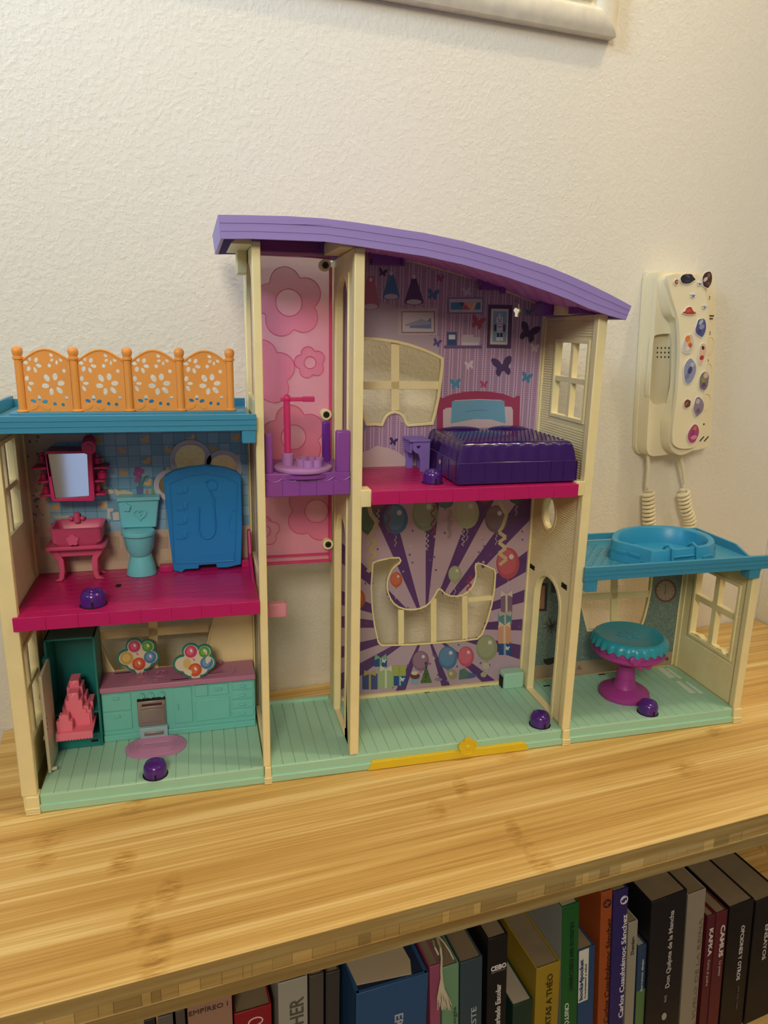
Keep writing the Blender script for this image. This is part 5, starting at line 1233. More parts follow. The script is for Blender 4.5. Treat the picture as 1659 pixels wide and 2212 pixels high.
# --- bed
BD = mat('dark_violet_glossy_plastic', '#361A66', .2, coat=.4)
LV = mat('lavender_plastic', '#8572CC', .4)
ZU = .2712
bx0, bx1, by0, by1 = .3682, .4840, .0035, .1020
bd = thing('toy_bed', ((bx0+bx1)/2, .053, ZU), 'dark violet glossy toy bed with quilted cover against the printed headboard', 'bed')
H().box(bx0, bx1, by0, by1, ZU+.0006, ZU+.0205).build('bed_base', BD, bd, bevel=.0008)
m = 9
for i in range(m+1):
    x = bx0+(bx1-bx0)*i/m; H().box(x-.0004, x+.0004, by0-.0005, by0+.0005, ZU+.001, ZU+.0195).build('base_rib', BD, bd)
for k in range(5):
    y = by0+(by1-by0)*k/5+.006; H().box(bx0-.0005, bx0+.0005, y, y+.0008, ZU+.001, ZU+.0195).build('base_rib', BD, bd)
# draped cover with wavy skirt
def cov(z, ins, wav, n=96):
    o = []; x0_, x1_, y0_, y1_ = bx0+ins, bx1-ins, by0+ins, by1-.001
    per = [(x0_+(x1_-x0_)*k/30, y0_, 0, -1) for k in range(30)]+[(x1_, y0_+(y1_-y0_)*k/24, 1, 0) for k in range(24)]+[(x1_-(x1_-x0_)*k/30, y1_, 0, 0) for k in range(30)]+[(x0_, y1_-(y1_-y0_)*k/24, -1, 0) for k in range(24)]
    for i, (x, y, nx_, ny_) in enumerate(per):
        w2 = wav*math.sin(i*1.75); o.append((x+nx_*w2, y+ny_*w2, z))
    return o
H().loft([cov(ZU+.0206, .0015, .0008), cov(ZU+.028, .0028, .0008), cov(ZU+.0345, .0045, .0005), cov(ZU+.0368, .0062, 0), cov(ZU+.0376, .0085, 0)]).build('bed_cover', BD, bd)
qm = H()
for i in range(24):
    for j in range(16):
        x = bx0+.011+i*.0041+(.002 if j % 2 else 0); y = by0+.011+j*.0047
        v = [(x-.0019, y, ZU+.0374), (x, y-.0022, ZU+.0374), (x+.0019, y, ZU+.0374), (x, y+.0022, ZU+.0374), (x, y, ZU+.0382)]
        qm.add(v, [(0, 1, 4), (1, 2, 4), (2, 3, 4), (3, 0, 4)])
qo = qm.build('quilt_studs', BD, bd, flat=True); qo['kind'] = 'stuff'
for cx in (bx0+.032, bx0+.083): H().ball((cx, by1-.012, ZU+.0375), .022, .009, .0035).build('pillow', BD, bd)
a = P(*z4(545, 1290), x=bx0); H().lathe([(.0022, -.0003), (.0022, .0004)], (bx0-.0002, a.y, a.z), 'x', 14).build('hole_plug', mat('beige_plug', '#C9A98A', .5), bd)
# bedside table
na = P(*z4(372, 1165), y=.070); nb = P(*z4(468, 1165), y=.070)
nt_ = thing('bedside_table', (.352, .08, ZU-.0008), 'lavender toy bedside table at the foot of the printed wall beside the bed', 'bedside table')
nx0, nx1 = .3470, .3645; nz1 = P(*z4(410, 1165), y=.075).z
H().box(nx0-.0035, nx1, .0735, .1000, nz1-.0025, nz1).build('table_top', LV, nt_, bevel=.0007)
H().prism([(nx1-.0095, ZU-.0008), (nx1, ZU-.0008), (nx1, nz1-.002), (nx0, nz1-.002), (nx0, nz1-.010), (nx0+.003, nz1-.013), (nx1-.0115, nz1-.014), (nx1-.0095, nz1-.020)], 'y', .0750, .0775, holes=[heart(nx0+.006, nz1-.0075, .0020)]).build('front_panel', LV, nt_, bevel=.0005)
H().box(nx0-.002, nx0, .0775, .0990, nz1-.0135, nz1-.002).build('side_panel', LV, nt_); H().box(nx0, nx0+.006, .094, .0985, ZU-.0008, nz1-.002).build('rear_leg', LV, nt_); H().box(nx1-.006, nx1, .094, .0985, ZU-.0008, nz1-.002).build('rear_leg', LV, nt_)
# --- lift platform in the shaft with turntable and pink pole
LP = mat('lift_violet_plastic', '#8E4AA4', .34); LT = mat('pale_orchid_plastic', '#B583C4', .28)
yl = .012
lf = thing('lift_platform', (.236, .045, .262), 'purple toy lift platform between the cream posts of the pink shaft', 'lift')
lx0 = .1995; lx1 = P(*z5(836, 300), y=yl).x-.0006; lz0 = P(*z5(165, 420), y=yl).z; lz1 = P(*z5(165, 240), y=yl).z
H().box(lx0, lx1-.001, yl, .082, lz0+.004, lz1).build('platform', LP, lf, bevel=.0008)
H().box(lx0, lx1, yl-.0014, yl+.002, lz0, lz1+.0004).build('front_apron', LP, lf, bevel=.0006)
n = 5; wv = (lx1-lx0)/n
for i in range(n):
    x = lx0+i*wv; H().box(x+.0001, x+wv-.0001, yl-.0020, yl-.0010, lz0+.0004, lz1-.006).build('apron_tile', LP, lf, bevel=.0003)
    H().tube([(x+wv*k/8, yl-.0020, lz1-.0035-.0032*math.sin(math.pi*k/8)) for k in range(9)], .00045, 5).build('scallop_line', LP, lf)
def lpost(u0, v0, u1, v1, y, dpt, zoom=z5, m=LP):
    a = P(u0, v0, y=y); b = P(u1, v1, y=y); H().box(a.x, b.x, y, y+dpt, lz1-.001, a.z).build('lift_post', m, lf, bevel=.0015)
lpost(571, 938, 590, 1030, .016, .008); lpost(727, 931, 757, 1015, .014, .008); lpost(697, 911, 714, 995, .066, .006, m=mat('lift_deep_violet', '#6A2A9C', .34))
dcx = P(652, 1003, z=lz1+.002); dcy = .0365
dcx = (P(592, 1005, y=dcy).x+P(711, 1007, y=dcy).x)/2; rd = (P(711, 1007, y=dcy).x-P(592, 1005, y=dcy).x)/2
H().lathe([(rd*1.0, 0), (rd*1.04, .0012), (rd*1.04, .0030), (rd, .0036), (.001, .0036)], (dcx, dcy-.006, lz1-.0002), 'z', 44).build('turntable', LT, lf)
H().lathe([(rd*.95, -.0030), (rd*.98, 0)], (dcx, dcy-.016, lz1-.0012), 'z', 40, sy=.62).build('apron_bulge', LP, lf)
ff0 = flower(dcx+.0062, dcy-.006, .0125, 6, .2, .40, 60)
H().prism(ff0, 'z', lz1+.0034, lz1+.0095, holes=[offset(ff0, -.0011)]).build('flower_cup', LT, lf, bevel=.0004)
pbx = P(622, 1003, y=dcy); H().lathe([(.0052, 0), (.0052, .0100), (.0044, .0108)], (pbx.x, dcy, lz1+.003), 'z', 24).build('pole_socket', LT, lf)
PK = mat('hot_pink_clear_plastic', '#E03E84', .25, alpha=.9)
ptop = P(617, 862, y=dcy)
H().tube([(pbx.x, dcy, lz1+.012), (pbx.x-.0004, dcy, ptop.z)], .0029, 16).build('pole', PK, lf)
H().ball((pbx.x-.0004, dcy, ptop.z+.0005), .0036).build('pole_cap', PK, lf)
e1 = P(678, 862, y=dcy); H().box(pbx.x-.0055, e1.x, dcy-.0018, dcy+.0018, e1.z-.0018, e1.z+.0016).build('pole_arm', PK, lf, bevel=.0007)
H().box(e1.x-.010, e1.x+.0005, dcy-.0022, dcy+.0022, e1.z-.0022, e1.z+.0022).build('arm_tip', PK, lf, bevel=.0007)
# --- round cake table in the right room
CP = mat('orchid_plastic', '#A23C92', .38); CT = mat('teal_blue_plastic', '#2C9CB4', .32, coat=.2)
yc_ = .0520; xc_ = (P(1297, 1488, y=yc_).x+P(1398, 1491, y=yc_).x)/2
ca = thing('round_cake_table', (xc_, yc_, .0169), 'orchid pedestal table with scalloped teal cake cover in the right wing', 'toy table')
rb = (P(1400, 1480, y=yc_).x-P(1296, 1480, y=yc_).x)/2*.89
zr = P(1355, 1411, y=yc_-.02).z; ztp = P(1355, 1380, y=yc_).z
rt = (P(1425, 1400, y=yc_).x-P(1285, 1398, y=yc_).x)/2*.94
zR1 = P(1285, 1398, y=yc_).z
print('cake', xc_, rb, rt, zr, ztp, zR1)
b0 = .0169
H().lathe([(rb, 0), (rb*1.02, .0015), (rb*.99, .0050), (rb*.80, .0085), (rb*.5, .0100), (rb*.42, .0115)], (xc_, yc_, b0), 'z', 44).build('foot', CP, ca)
zcap = zR1-b0
H().lathe([(rb*.50, .0095), (rb*.38, .016), (rb*.34, zcap-.022), (rb*.44, zcap-.0155)], (xc_, yc_, b0), 'z', 32).build('stem', CP, ca)
for hh in (.020, zcap-.024): H().lathe([(rb*.35, hh), (rb*.39, hh+.0007), (rb*.35, hh+.0014)], (xc_, yc_, b0), 'z', 32).build('stem_ring', CP, ca)
H().lathe([(rb*.47, zcap-.0170), (rt*.70, zcap-.0150), (rt*.95, zcap-.0100), (rt*1.02, zcap-.0075), (rt*1.02, zcap-.0035), (rt*.99, zcap-.003), (rt*.99, zcap+.0035), (rt*.95, zcap+.005)], (xc_, yc_, b0), 'z', 48).build('table_top', CP, ca)
n = 240; rg = []
RB = rt*1.06
def sr(r, z, amp): return [(xc_+(r+amp*math.cos(26*a))*math.cos(a), yc_+(r+amp*math.cos(26*a))*math.sin(a), z+(-.0012*math.cos(26*a) if amp > .0005 else 0)) for a in [2*math.pi*k/n for k in range(n)]]
zc0 = b0+zcap
rg = [sr(RB, zc0+.0016, .0011), sr(RB*.995, zc0+.0050, .0009), sr(RB*.965, zc0+.0090, .0004), sr(RB*.90, zc0+.0112, 0), sr(RB*.86, zc0+.0120, 0), sr(RB*.82, zc0+.0114, 0)]
H().loft(rg).build('scalloped_cover', CT, ca)
fr_ = P(1355, 1370, z=zc0+.0118)
for k in range(6):
    a = k*math.pi/3; H().prism(circ(xc_-.002+.0085*math.cos(a), yc_+.0085*math.sin(a), .0042, .0028, 14, rot=a), 'z', zc0+.0113, zc0+.0120).build('raised_petal', CT, ca, bevel=.0003)
for k in range(7):
    u = 790+k*20; v = 1130+14*math.sin(k*1.4); p = P(*z7(u, v+15), y=yc_-rt*.93); H().ball((p.x, p.y-.001, p.z), .0042, .0022, .0042).build('icing_flower', CP, ca)
for (u, v) in ((870, 1180), (845, 1195), (895, 1190), (820, 1175)): p = P(*z7(u, v), y=yc_-rt*.90); H().ball((p.x, p.y, p.z), .0036, .002, .0030).build('icing_flower', CP, ca)
# ------------------------------------------------------------------ books on the shelf below
NS = .298; ZSH = -.325
PAGE = mat('aged_paper', '#85755C', .8, var=.12, vscale=60); PAGED = mat('white_paper', '#A39B8C', .8)  # page tone lowered to carry the shade under the top board
INKS = {}
def ink(c): return mat('ink_'+c.strip('#'), c, .5)
LEAN = [0.0]; FB = [FW]
def lean(a):
    v = Matrix.Rotation(a, 4, 'Y') @ Matrix.Rotation(-LEAN[0], 4, 'Y') @ Vector((LASTX[0], 0, LASTZ[0]))
    LEAN[0] = a; FB[0] = FW @ Matrix.Rotation(-a, 4, 'Y'); LASTX[0] = v.x if LASTX[0] > -1 else -9
def QB(px, py, n): return Matrix.Rotation(LEAN[0], 4, 'Y') @ Q(px, py, n)
LASTX = [-9]; LASTZ = [-.08]
UPV = dict(up=((0, 0, 1), (-1, 0, 0)), down=((0, 0, -1), (1, 0, 0)), flat=((1, 0, 0), (0, 0, 1)))
def label_text(t, body, n, mode, p0, p1, cap, col, bold=0.0, width=None, name='lettering'):
    """p0, p1: picture points of the first and last letter (middle of the letters); cap: letter height in metres"""
    a = QB(*p0, n); b = QB(*p1, n); xd, yd = [Vector(q_) for q_ in UPV[mode]]
    L = (b-a).dot(xd); org = Vector((a.x, -n-.00035, a.z))-yd*cap/2
    if mode != 'flat': org.x = (b.x if mode == 'up' else a.x)-yd.x*cap/2
    M = FB[0] @ Matrix.Translation(org) @ Matrix((xd, yd, xd.cross(yd))).transposed().to_4x4()
    return text(body, cap/.70, M, ink(col), t, name, width=abs(L), bold=bold)
def dim(h, k=.74): return '#%02X%02X%02X' % tuple(int(int(h[i:i+2], 16)*k) for i in (1, 3, 5))  # cover colours darkened to stand in for the shade below the board
def book(pl, pr, col, label, n=NS, depth=.15, hard=True, page=None, z_off=0, round_=False, lean=0, name='book', side=None, wmin=.006, thick=.0013):
    a = QB(*pl, n); b = QB(*pr, n); x0 = max(a.x, LASTX[0]); x1 = max(b.x, x0+wmin); LASTX[0] = x1+.0002; zt = (a.z+b.z)/2+z_off; LASTZ[0] = zt
    zb_ = (-.3246-x0*math.sin(LEAN[0]))/math.cos(LEAN[0])
    t = thing(name, ((x0+x1)/2, -n+.03, zb_), label, 'book', 'books on the shelf under the top board', F=FB[0])
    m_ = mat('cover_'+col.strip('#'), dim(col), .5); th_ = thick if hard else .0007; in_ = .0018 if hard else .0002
    x0 += .00025; x1 -= .00025
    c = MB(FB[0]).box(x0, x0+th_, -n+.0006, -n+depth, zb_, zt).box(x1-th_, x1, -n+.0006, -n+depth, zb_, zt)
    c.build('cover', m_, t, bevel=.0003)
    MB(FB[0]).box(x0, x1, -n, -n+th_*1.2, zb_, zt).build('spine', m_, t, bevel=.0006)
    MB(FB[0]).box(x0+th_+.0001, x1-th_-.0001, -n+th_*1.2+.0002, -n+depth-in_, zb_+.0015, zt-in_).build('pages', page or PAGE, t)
    if side: MB(FB[0]).box(x0-.0002, x0+.0004, -n+.0008, -n+depth, zb_+.001, zt-.0002).build('front_cover', mat('cover_'+side.strip('#'), dim(side), .5), t)
    return t, x0, x1, zt, n
def zb2(u, v): return (860+u/3.95, 1860+v/3.95)
def zb3(u, v): return (1230+u/3.867, 1750+v/3.867)
def zb1(u, v): return (380+u/3.19, 1880+v/3.19)
book((310, 2206), (336, 2200), '#3A3644', 'dark book at the near end of the row, only its top edge showing', n=.286)
book((340, 2200), (374, 2190), '#8C8178', 'grey beige book between the dark end book and the salmon book')
book((378, 2188), (400, 2180), '#6F665E', 'brown grey book touching the salmon book')
t, *_ = book((402, 2140), (500, 2112), '#D9A58A', 'salmon book with the word EMPIREO at the top of its spine', n=.303)
label_text(t, 'EMPÍREO I', .303, 'flat', (406, 2191), (490, 2158), .0042, '#4A2E28')
t, *_ = book((505, 2197), (587, 2164), '#C01F2E', 'bright red book with a pale oval mark beside the salmon book', page=PAGE)
q_ = QB(552, 2206, NS); MB(FB[0]).prism(circ(q_.x, q_.z, .006, .0042, 20), 'y', -NS-.0005, -NS-.0001, holes=[circ(q_.x, q_.z, .005, .0033, 20)]).build('emblem', ink('#E8C9C9'), t)
t, bx0_, bx1_, bzt, _ = book((600, 2126), (665, 2108), '#D8D3C2', 'cream jacketed book with large grey capitals HER', n=.302)
label_text(t, 'HIGHER', .302, 'up', (640, 2270), (640, 2158), .011, '#5A544C', bold=.0002)
book((668, 2112), (700, 2100), '#6C6058', 'taupe book leaning space beside the cream jacketed book', n=.30, depth=.2)
book((703, 2103), (735, 2096), '#59524F', 'charcoal taupe book set back before the wide blue volume', n=.285, depth=.2)
t, x0_, x1_, zt_b, _ = book((769, 2146), (926, 2104), '#3A6CA8', 'wide blue volume with a torn cream flap on top', n=.306, page=mat('navy_card', '#1B2340', .7), thick=.003)
label_text(t, 'ERASMUS', .306, 'down', (862, 2188), (862, 2290), .0075, '#A8ADB6', bold=.0002)
MB(FB[0]).prism([(x0_+.003, -.298), (x1_-.014, -.3025), (x1_-.010, -.29), (x1_-.012, -.26), (x0_+.0, -.26)], 'z', zt_b-.0002, zt_b+.0008).build('torn_flap', mat('flap_card', '#B4A48A', .75), t)
lean(.045)
book((928, 2089), (952, 2083), '#D46A94', 'slim pink book next to the wide blue volume', n=.297)
t, *_ = book((954, 2092), (992, 2080), '#93C99A', 'light green book with the bookmark tassel hanging on it', n=.299)
label_text(t, 'Antología', .299, 'up', (978, 2260), (981, 2175), .0035, '#3A4A38')
t, *_ = book((994, 2080), (1043, 2067), '#46606E', 'slate blue book between the light green and the black one', n=.298)
label_text(t, 'ESTE', .298, 'up', (1021, 2222), (1023, 2177), .0050, '#B4BEC4')
t, *_ = book((1054, 2029), (1098, 2017), '#17131A', 'black book with white capitals CEIBO across its spine', n=.298)
label_text(t, 'CEIBO', .298, 'flat', (1060, 2094), (1093, 2083), .0050, '#E4E0DC', bold=.00022); label_text(t, 'EDITORIAL', .298, 'flat', (1061, 2102), (1092, 2092), .0014, '#8A8684')
label_text(t, 'Perturbado Escolar', .298, 'up', (1072, 2240), (1076, 2126), .0050, '#C9C4C0', bold=.0002)
t, *_ = book((1108, 2173), (1152, 2159), '#1F4A38', 'short dark green book standing before the yellow one', n=.298, page=PAGED)
t, *_ = book((1159, 2095), (1212, 2075), '#D2AE2A', 'yellow book lettered in black about letters to Theo', n=.298)
label_text(t, 'CARTAS A THÉO', .298, 'up', (1180, 2240), (1188, 2104), .0058, '#3A3010', bold=.0001)
lean(.082)
t, *_ = book((1212, 1961), (1252, 1949), '#1F7A34', 'tall green book with a white front cover', n=.298, side='#C9CDC8', page=PAGED)
label_text(t, 'HUESOS SIN DESCANSO', .298, 'down', (1236, 1992), (1226, 2142), .0040, '#12301C', bold=.0001); label_text(t, 'CRISTÓBAL', .298, 'down', (1224, 2166), (1220, 2240), .0042, '#D4DCD2', bold=.0001)
t, xa, xb, zt_, _ = book((1247, 2056), (1286, 2042), '#2E5F9C', 'small blue book with a white spine label beside the orange one', n=.298)
MB(FB[0]).box(xa-.0001, xa+(xb-xa)*.60, -.2984, -.298, zt_-.062, zt_-.0002).build('spine_label', mat('label_white', '#D9D6CC', .6), t)
label_text(t, 'books4pocket', .2985, 'up', (1249, 2163), (1256, 2074), .0040, '#24457C', bold=.00012); label_text(t, 'Crecimiento y salud', .2985, 'up', (1261, 2158), (1265, 2083), .0021, '#4A4A50')
def ringlogo(t, u, v, n, col):
    q_ = QB(*zb3(u, v), n)
    MB(FB[0]).tube([(q_.x+.0038*math.cos(a), -n-.0004, q_.z+.0042*math.sin(a)) for a in [2*math.pi*k/24 for k in range(24)]], .0006, 5, closed=True).tube([(q_.x+.0020*math.cos(a), -n-.0004, q_.z+.0012+.0016*math.sin(a)) for a in [.5+k*.35 for k in range(10)]], .0005, 5).tube([(q_.x-.0004+.0022*math.cos(a), -n-.0004, q_.z-.0018+.0017*math.sin(a)) for a in [3.6+k*.35 for k in range(10)]], .0005, 5).build('ring_logo', ink(col), t)
t, *_ = book((1299, 1928), (1324, 1923), '#D8682C', 'orange book lettered in dark script, left of its purple twin', n=.298)
label_text(t, 'Carlos Cuauhtémoc Sánchez', .298, 'up', (1305, 2212), (1316, 1984), .0052, '#3A1A14', bold=.0001); ringlogo(t, 315, 778, .298, '#3A1A14')
t, *_ = book((1325, 1926), (1358, 1919), '#3A2A86', 'purple book lettered in white script, twin of the orange one', n=.299)
label_text(t, 'Carlos Cuauhtémoc Sánchez', .299, 'up', (1336, 2200), (1349, 1976), .0052, '#E0DCE6', bold=.0001); ringlogo(t, 455, 748, .299, '#D8D4E0')
t, *_ = book((1358, 1994), (1379, 1989), '#CFC6B0', 'slim cream book titled Demian beside the purple one', n=.298)
label_text(t, 'Demian', .298, 'up', (1364, 2063), (1367, 2025), .0034, '#4A4640', bold=.0001)
t, xa, xb, zt_, _ = book((1379, 2045), (1398, 2040), '#3A5A84', 'small blue book with green lower cover, lowest of its neighbours', n=.298, page=PAGED)
label_text(t, 'Barranca abajo', .298, 'up', (1383, 2142), (1388, 2073), .0024, '#C4CCD2'); MB(FB[0]).box(xa-.0001, xb+.0001, -.2984, -.2979, zt_-.148, zt_-.055).build('green_band', mat('cover_green_band', '#5A7A4A', .5), t)
t, *_ = book((1399, 1957), (1486, 1918), '#1A1822', 'thick black volume titled Don Quijote de la Mancha', n=.301)
label_text(t, 'Don Quijote de la Mancha', .301, 'up', (1436, 2136), (1451, 1968), .0050, '#BDB8B4', bold=.0001); label_text(t, 'RAE', .301, 'up', (1434, 2165), (1437, 2150), .0030, '#8C8884'); q_ = QB(1434, 2195, .301)
MB(FB[0]).prism(circ(q_.x, q_.z, .0030, .0045, 14), 'y', -.3016, -.3011).build('emblem', ink('#A8A49C'), t)
t, *_ = book((1487, 1931), (1526, 1922), '#C9BBA6', 'pale cream book squeezed beside the thick black volume', n=.299)
label_text(t, 'EL VUELO DE LA REINA', .299, 'up', (1506, 2225), (1514, 1985), .0040, '#7A6A54')
t, *_ = book((1529, 1980), (1547, 1975), '#7A2434', 'slim dark red book lettered KAFKA', n=.298)
label_text(t, 'KAFKA', .298, 'down', (1537, 2004), (1531, 2064), .0046, '#DAD2CC', bold=.0002); label_text(t, 'Carta al padre', .298, 'down', (1531, 2072), (1523, 2130), .0028, '#B8A8A4')
t, *_ = book((1548, 1973), (1573, 1966), '#7F2636', 'dark red book lettered CAMUS in white', n=.2985)
label_text(t, 'CAMUS', .2985, 'down', (1562, 1997), (1556, 2066), .0052, '#DAD2CC', bold=.0002); label_text(t, 'La peste', .2985, 'down', (1556, 2074), (1549, 2108), .0032, '#B8A8A4')
t, *_ = book((1577, 1961), (1630, 1941), '#1B1418', 'thick black volume with wavy white title to the side of CAMUS', n=.299)
label_text(t, 'OPCIONES Y OTROS', .299, 'down', (1605, 1998), (1594, 2116), .0046, '#D4CCC8', bold=.0001); label_text(t, 'José Luis Cano', .299, 'down', (1596, 2128), (1590, 2180), .0026, '#6A605E')
t, *_ = book((1634, 1946), (1690, 1930), '#1E181B', 'black volume at the far end of the row cut by the picture edge', n=.299)
label_text(t, 'ENSAYOS', .299, 'down', (1657, 1995), (1652, 2070), .0046, '#CFC8C4', bold=.0001)
lean(0)
# tassel bookmark hanging over the green book
ts = thing('bookmark_tassel', (QB(955, 2060, .301).x, -.302, -.13), 'cream fringed bookmark tassel hanging over the light green book', 'bookmark', F=FB[0])
TS = mat('cream_cotton', '#C8BDA2', .9)
rnd = random.Random(9)
def qp(u, v, n): q_ = QB(*zb2(u, v), n); return (q_.x, -n, q_.z)
MB(FB[0]).tube([qp(330, 640, .286), qp(345, 690, .294), qp(362, 740, .302), qp(372, 830, .3025), qp(368, 930, .3025), qp(372, 1000, .3025)], [.0011, .0012, .0010, .0009, .0011, .0013], 8).build('cord', TS, ts)
MB(FB[0]).tube([qp(340, 640, .286), qp(395, 700, .296), qp(440, 770, .302), qp(472, 835, .3025)], .0007, 6).build('cord_end', TS, ts)
MB(FB[0]).tube([qp(300, 680, .288), qp(315, 740, .298), qp(345, 800, .302)], .0008, 6).build('cord_end', TS, ts)
for i in range(15):
    f = (i-7)/7; pts = [qp(372+f*6, 1000, .3028+.0008*abs(f)), qp(372+f*22+rnd.uniform(-4, 4), 1090, .3032), qp(385+f*48+rnd.uniform(-6, 6), 1170, .3032), qp(398+f*56+rnd.uniform(-5, 5), 1235+rnd.uniform(-12, 40), .3028)]
    MB(FB[0]).tube(pts, .00055, 5).build('fringe_strand', TS, ts)
# ------------------------------------------------------------------ intercom on the wall
IV = mat('ivory_plastic', '#E8DFC0', .36); IVD = mat('ivory_recess', '#D2C8A8', .45)
ph = thing('wall_intercom', (.779, -.0005, .265), 'ivory wall intercom with handset and stickers beside the doll house', 'intercom', F=FW)
def LZ(pts, n): return [(lambda q_: (q_.x, q_.z))(Q(*zp(*a), n(a[0]) if callable(n) else n)) for a in pts]
ramp = lambda u0, n0, u1, n1: (lambda u: n0+(n1-n0)*min(1, max(0, (u-u0)/(u1-u0))))
def wp_(pts, n0, n1, holes=(), F=FW): return MB(F).prism(pts, 'y', -n0, -n1, holes=holes)
bo = smoothp(LZ([(238, 108), (330, 98), (520, 100), (660, 104), (745, 112), (768, 150), (774, 420), (768, 720), (752, 1100), (735, 1410), (715, 1446), (620, 1472), (480, 1494), (300, 1502), (190, 1498), (152, 1470), (150, 1380), (172, 1000), (205, 500), (225, 180)], ramp(250, .004, 350, .026)), 1)
wp_(offset(bo, .0016), .0008, .0070).build('back_plate', IV, ph, bevel=.001)
rec = smoothp(LZ([(290, 600), (320, 578), (450, 572), (450, 1100), (300, 1128), (262, 1080), (254, 1030), (275, 800)], .026), 1)
wp_(bo, .0065, .019).build('base_body', IV, ph, bevel=.0015)
wp_(bo, .0185, .026, holes=[rec]).build('base_cover', IV, ph, bevel=.0018)
wp_(offset(rec, .0005), .0184, .0192).build('grip_recess', IVD, ph)
for i in range(4):
    for j in range(3):
        q_ = Q(*zp(318+i*29+(3 if j else 5), 684+j*35), .0193); wp_(circ(q_.x, q_.z, .0009, .0012, 10), .0191, .0195).build('speaker_hole', DARK, ph)
hs_o = smoothp(LZ([(370, 118), (430, 104), (560, 102), (655, 108), (690, 150), (712, 260), (728, 420), (726, 600), (708, 860), (684, 1100), (664, 1320), (640, 1450), (590, 1480), (500, 1500), (420, 1496), (366, 1450), (356, 1340), (362, 1240), (388, 1180), (415, 1080), (438, 960), (446, 820), (446, 640), (436, 530), (424, 470), (372, 430), (350, 320), (340, 200)], ramp(455, .030, 560, .043)), 1)
hs = wp_(hs_o, .0262, .042).build('handset', IV, ph, bevel=.0022, seg=3)
top_o = smoothp(LZ([(395, 128), (440, 114), (560, 112), (640, 118), (672, 170), (696, 300), (706, 440), (704, 640), (688, 860), (664, 1100), (645, 1310), (622, 1430), (580, 1458), (500, 1462), (450, 1440), (430, 1400), (440, 1240), (468, 1080), (484, 900), (494, 700), (490, 560), (476, 440), (440, 330), (410, 220)], .046), 1)
wp_(top_o, .0418, .0468).build('handset_face', IV, hs, bevel=.0020, seg=3)
for (u, v, ru, rv) in ((722, 665, 40, 70), (708, 868, 36, 64), (692, 1100, 46, 74)):
    q_ = Q(*zp(u, v), .0262); r = .0105
    MB(FW).tube([(q_.x+r*math.cos(a)*ru/60, -.0264, q_.z+r*math.sin(a)) for a in [2*math.pi*k/30 for k in range(30)]], .0006, 6, closed=True).build('button_rim', IV, ph)
    wp_(circ(q_.x, q_.z, r*.92*ru/60, r*.92, 24), .0258, .0266).build('button', IV, ph, bevel=.0003)
for (u, v, du) in ((665, 1385, 16), (700, 1385, 16)):
    a = Q(*zp(u-du, v+18), .0265); b = Q(*zp(u+du, v-18), .0265); MB(FW).tube([(a.x, -.0262, a.z), (b.x, -.0262, b.z)], .0007, 6).build('slot', DARK, ph)
q_ = Q(*zp(681, 1272), .0265); wp_(circ(q_.x, q_.z, .0010, .0013, 10), .0259, .0264).build('pin_hole', DARK, ph)
for body, u, v in (('2', 720, 580), ('1', 706, 792), ('2', 716, 308)):
    q_ = Q(*zp(u, v), .0264); M = FW @ Matrix.Translation((q_.x, -.0264, q_.z)) @ Matrix(((1, 0, 0), (0, 0, 1), (0, -1, 0))).transposed().to_4x4()
    M = FW @ Matrix.Translation((q_.x, -.0264, q_.z)) @ Matrix(((1, 0, 0), (0, 0, -1), (0, 1, 0))).to_4x4()
    text(body, .005, M, ink('#4A463C'), ph, 'button_number')
a, b = Q(*zp(722, 428), .0264), Q(*zp(755, 442), .0264); MB(FW).box(a.x, b.x, -.0268, -.0262, b.z, b.z+.0016).box(a.x+.001, b.x-.001, -.0268, -.0262, b.z-.0034, b.z-.0018).build('key_mark', ink('#4A463C'), ph)
# coiled cord: a straight lead from each end joined by a hanging coil
def V3(q_, n): return Vector((q_.x, -n, q_.z))
cl0 = V3(Q(*zp(248, 1500), .018), .018); cl1 = V3(Q(*zp(255, 1600), .018), .018); cl2 = V3(Q(*zp(238, 1740), .016), .016)
cr0 = V3(Q(*zp(495, 1500), .022), .022); cr1 = V3(Q(*zp(515, 1600), .020), .020); cr2 = V3(Q(*zp(535, 1730), .018), .018)
MB(FW).tube([cl0, cl1, cl2, cl2+Vector((.003, 0, -.004))], .0022, 10).build('cord_lead', IV, ph)
MB(FW).tube([cr0, cr1, cr2, cr2+Vector((-.001, 0, -.004))], .0022, 10).build('cord_lead', IV, ph)
lc0 = V3(Q(*zp(252, 1790), .016), .016); lc1 = V3(Q(*zp(258, 2030), .016), .016); rc0 = V3(Q(*zp(520, 1790), .018), .018); rc1 = V3(Q(*zp(572, 2040), .018), .018)
ctrl = [lc0, lc0.lerp(lc1, .5), lc1, Vector((lc1.x+.008, -.016, lc1.z-.030)), Vector(((lc1.x+rc1.x)/2, -.016, lc1.z-.048)), Vector((rc1.x-.004, -.017, rc1.z-.030)), rc1, rc0.lerp(rc1, .5)+Vector((-.001, 0, 0)), rc0]
def cat(p, n=30):
    o = []
    for i in range(len(p)-1):
        a, b, c, d = p[max(i-1, 0)], p[i], p[i+1], p[min(i+2, len(p)-1)]
        for k in range(n):
            t = k/n; o.append(.5*((2*b)+(c-a)*t+(2*a-5*b+4*c-d)*t*t+(3*b-a-3*c+d)*t**3))
    o.append(p[-1]); return o
path = cat(ctrl, 24); Ls = [0]
for a, b in zip(path, path[1:]): Ls.append(Ls[-1]+(b-a).length)
tot = Ls[-1]; pitch = .0054; nt_ = int(tot/pitch); hel = []; N_ = nt_*14
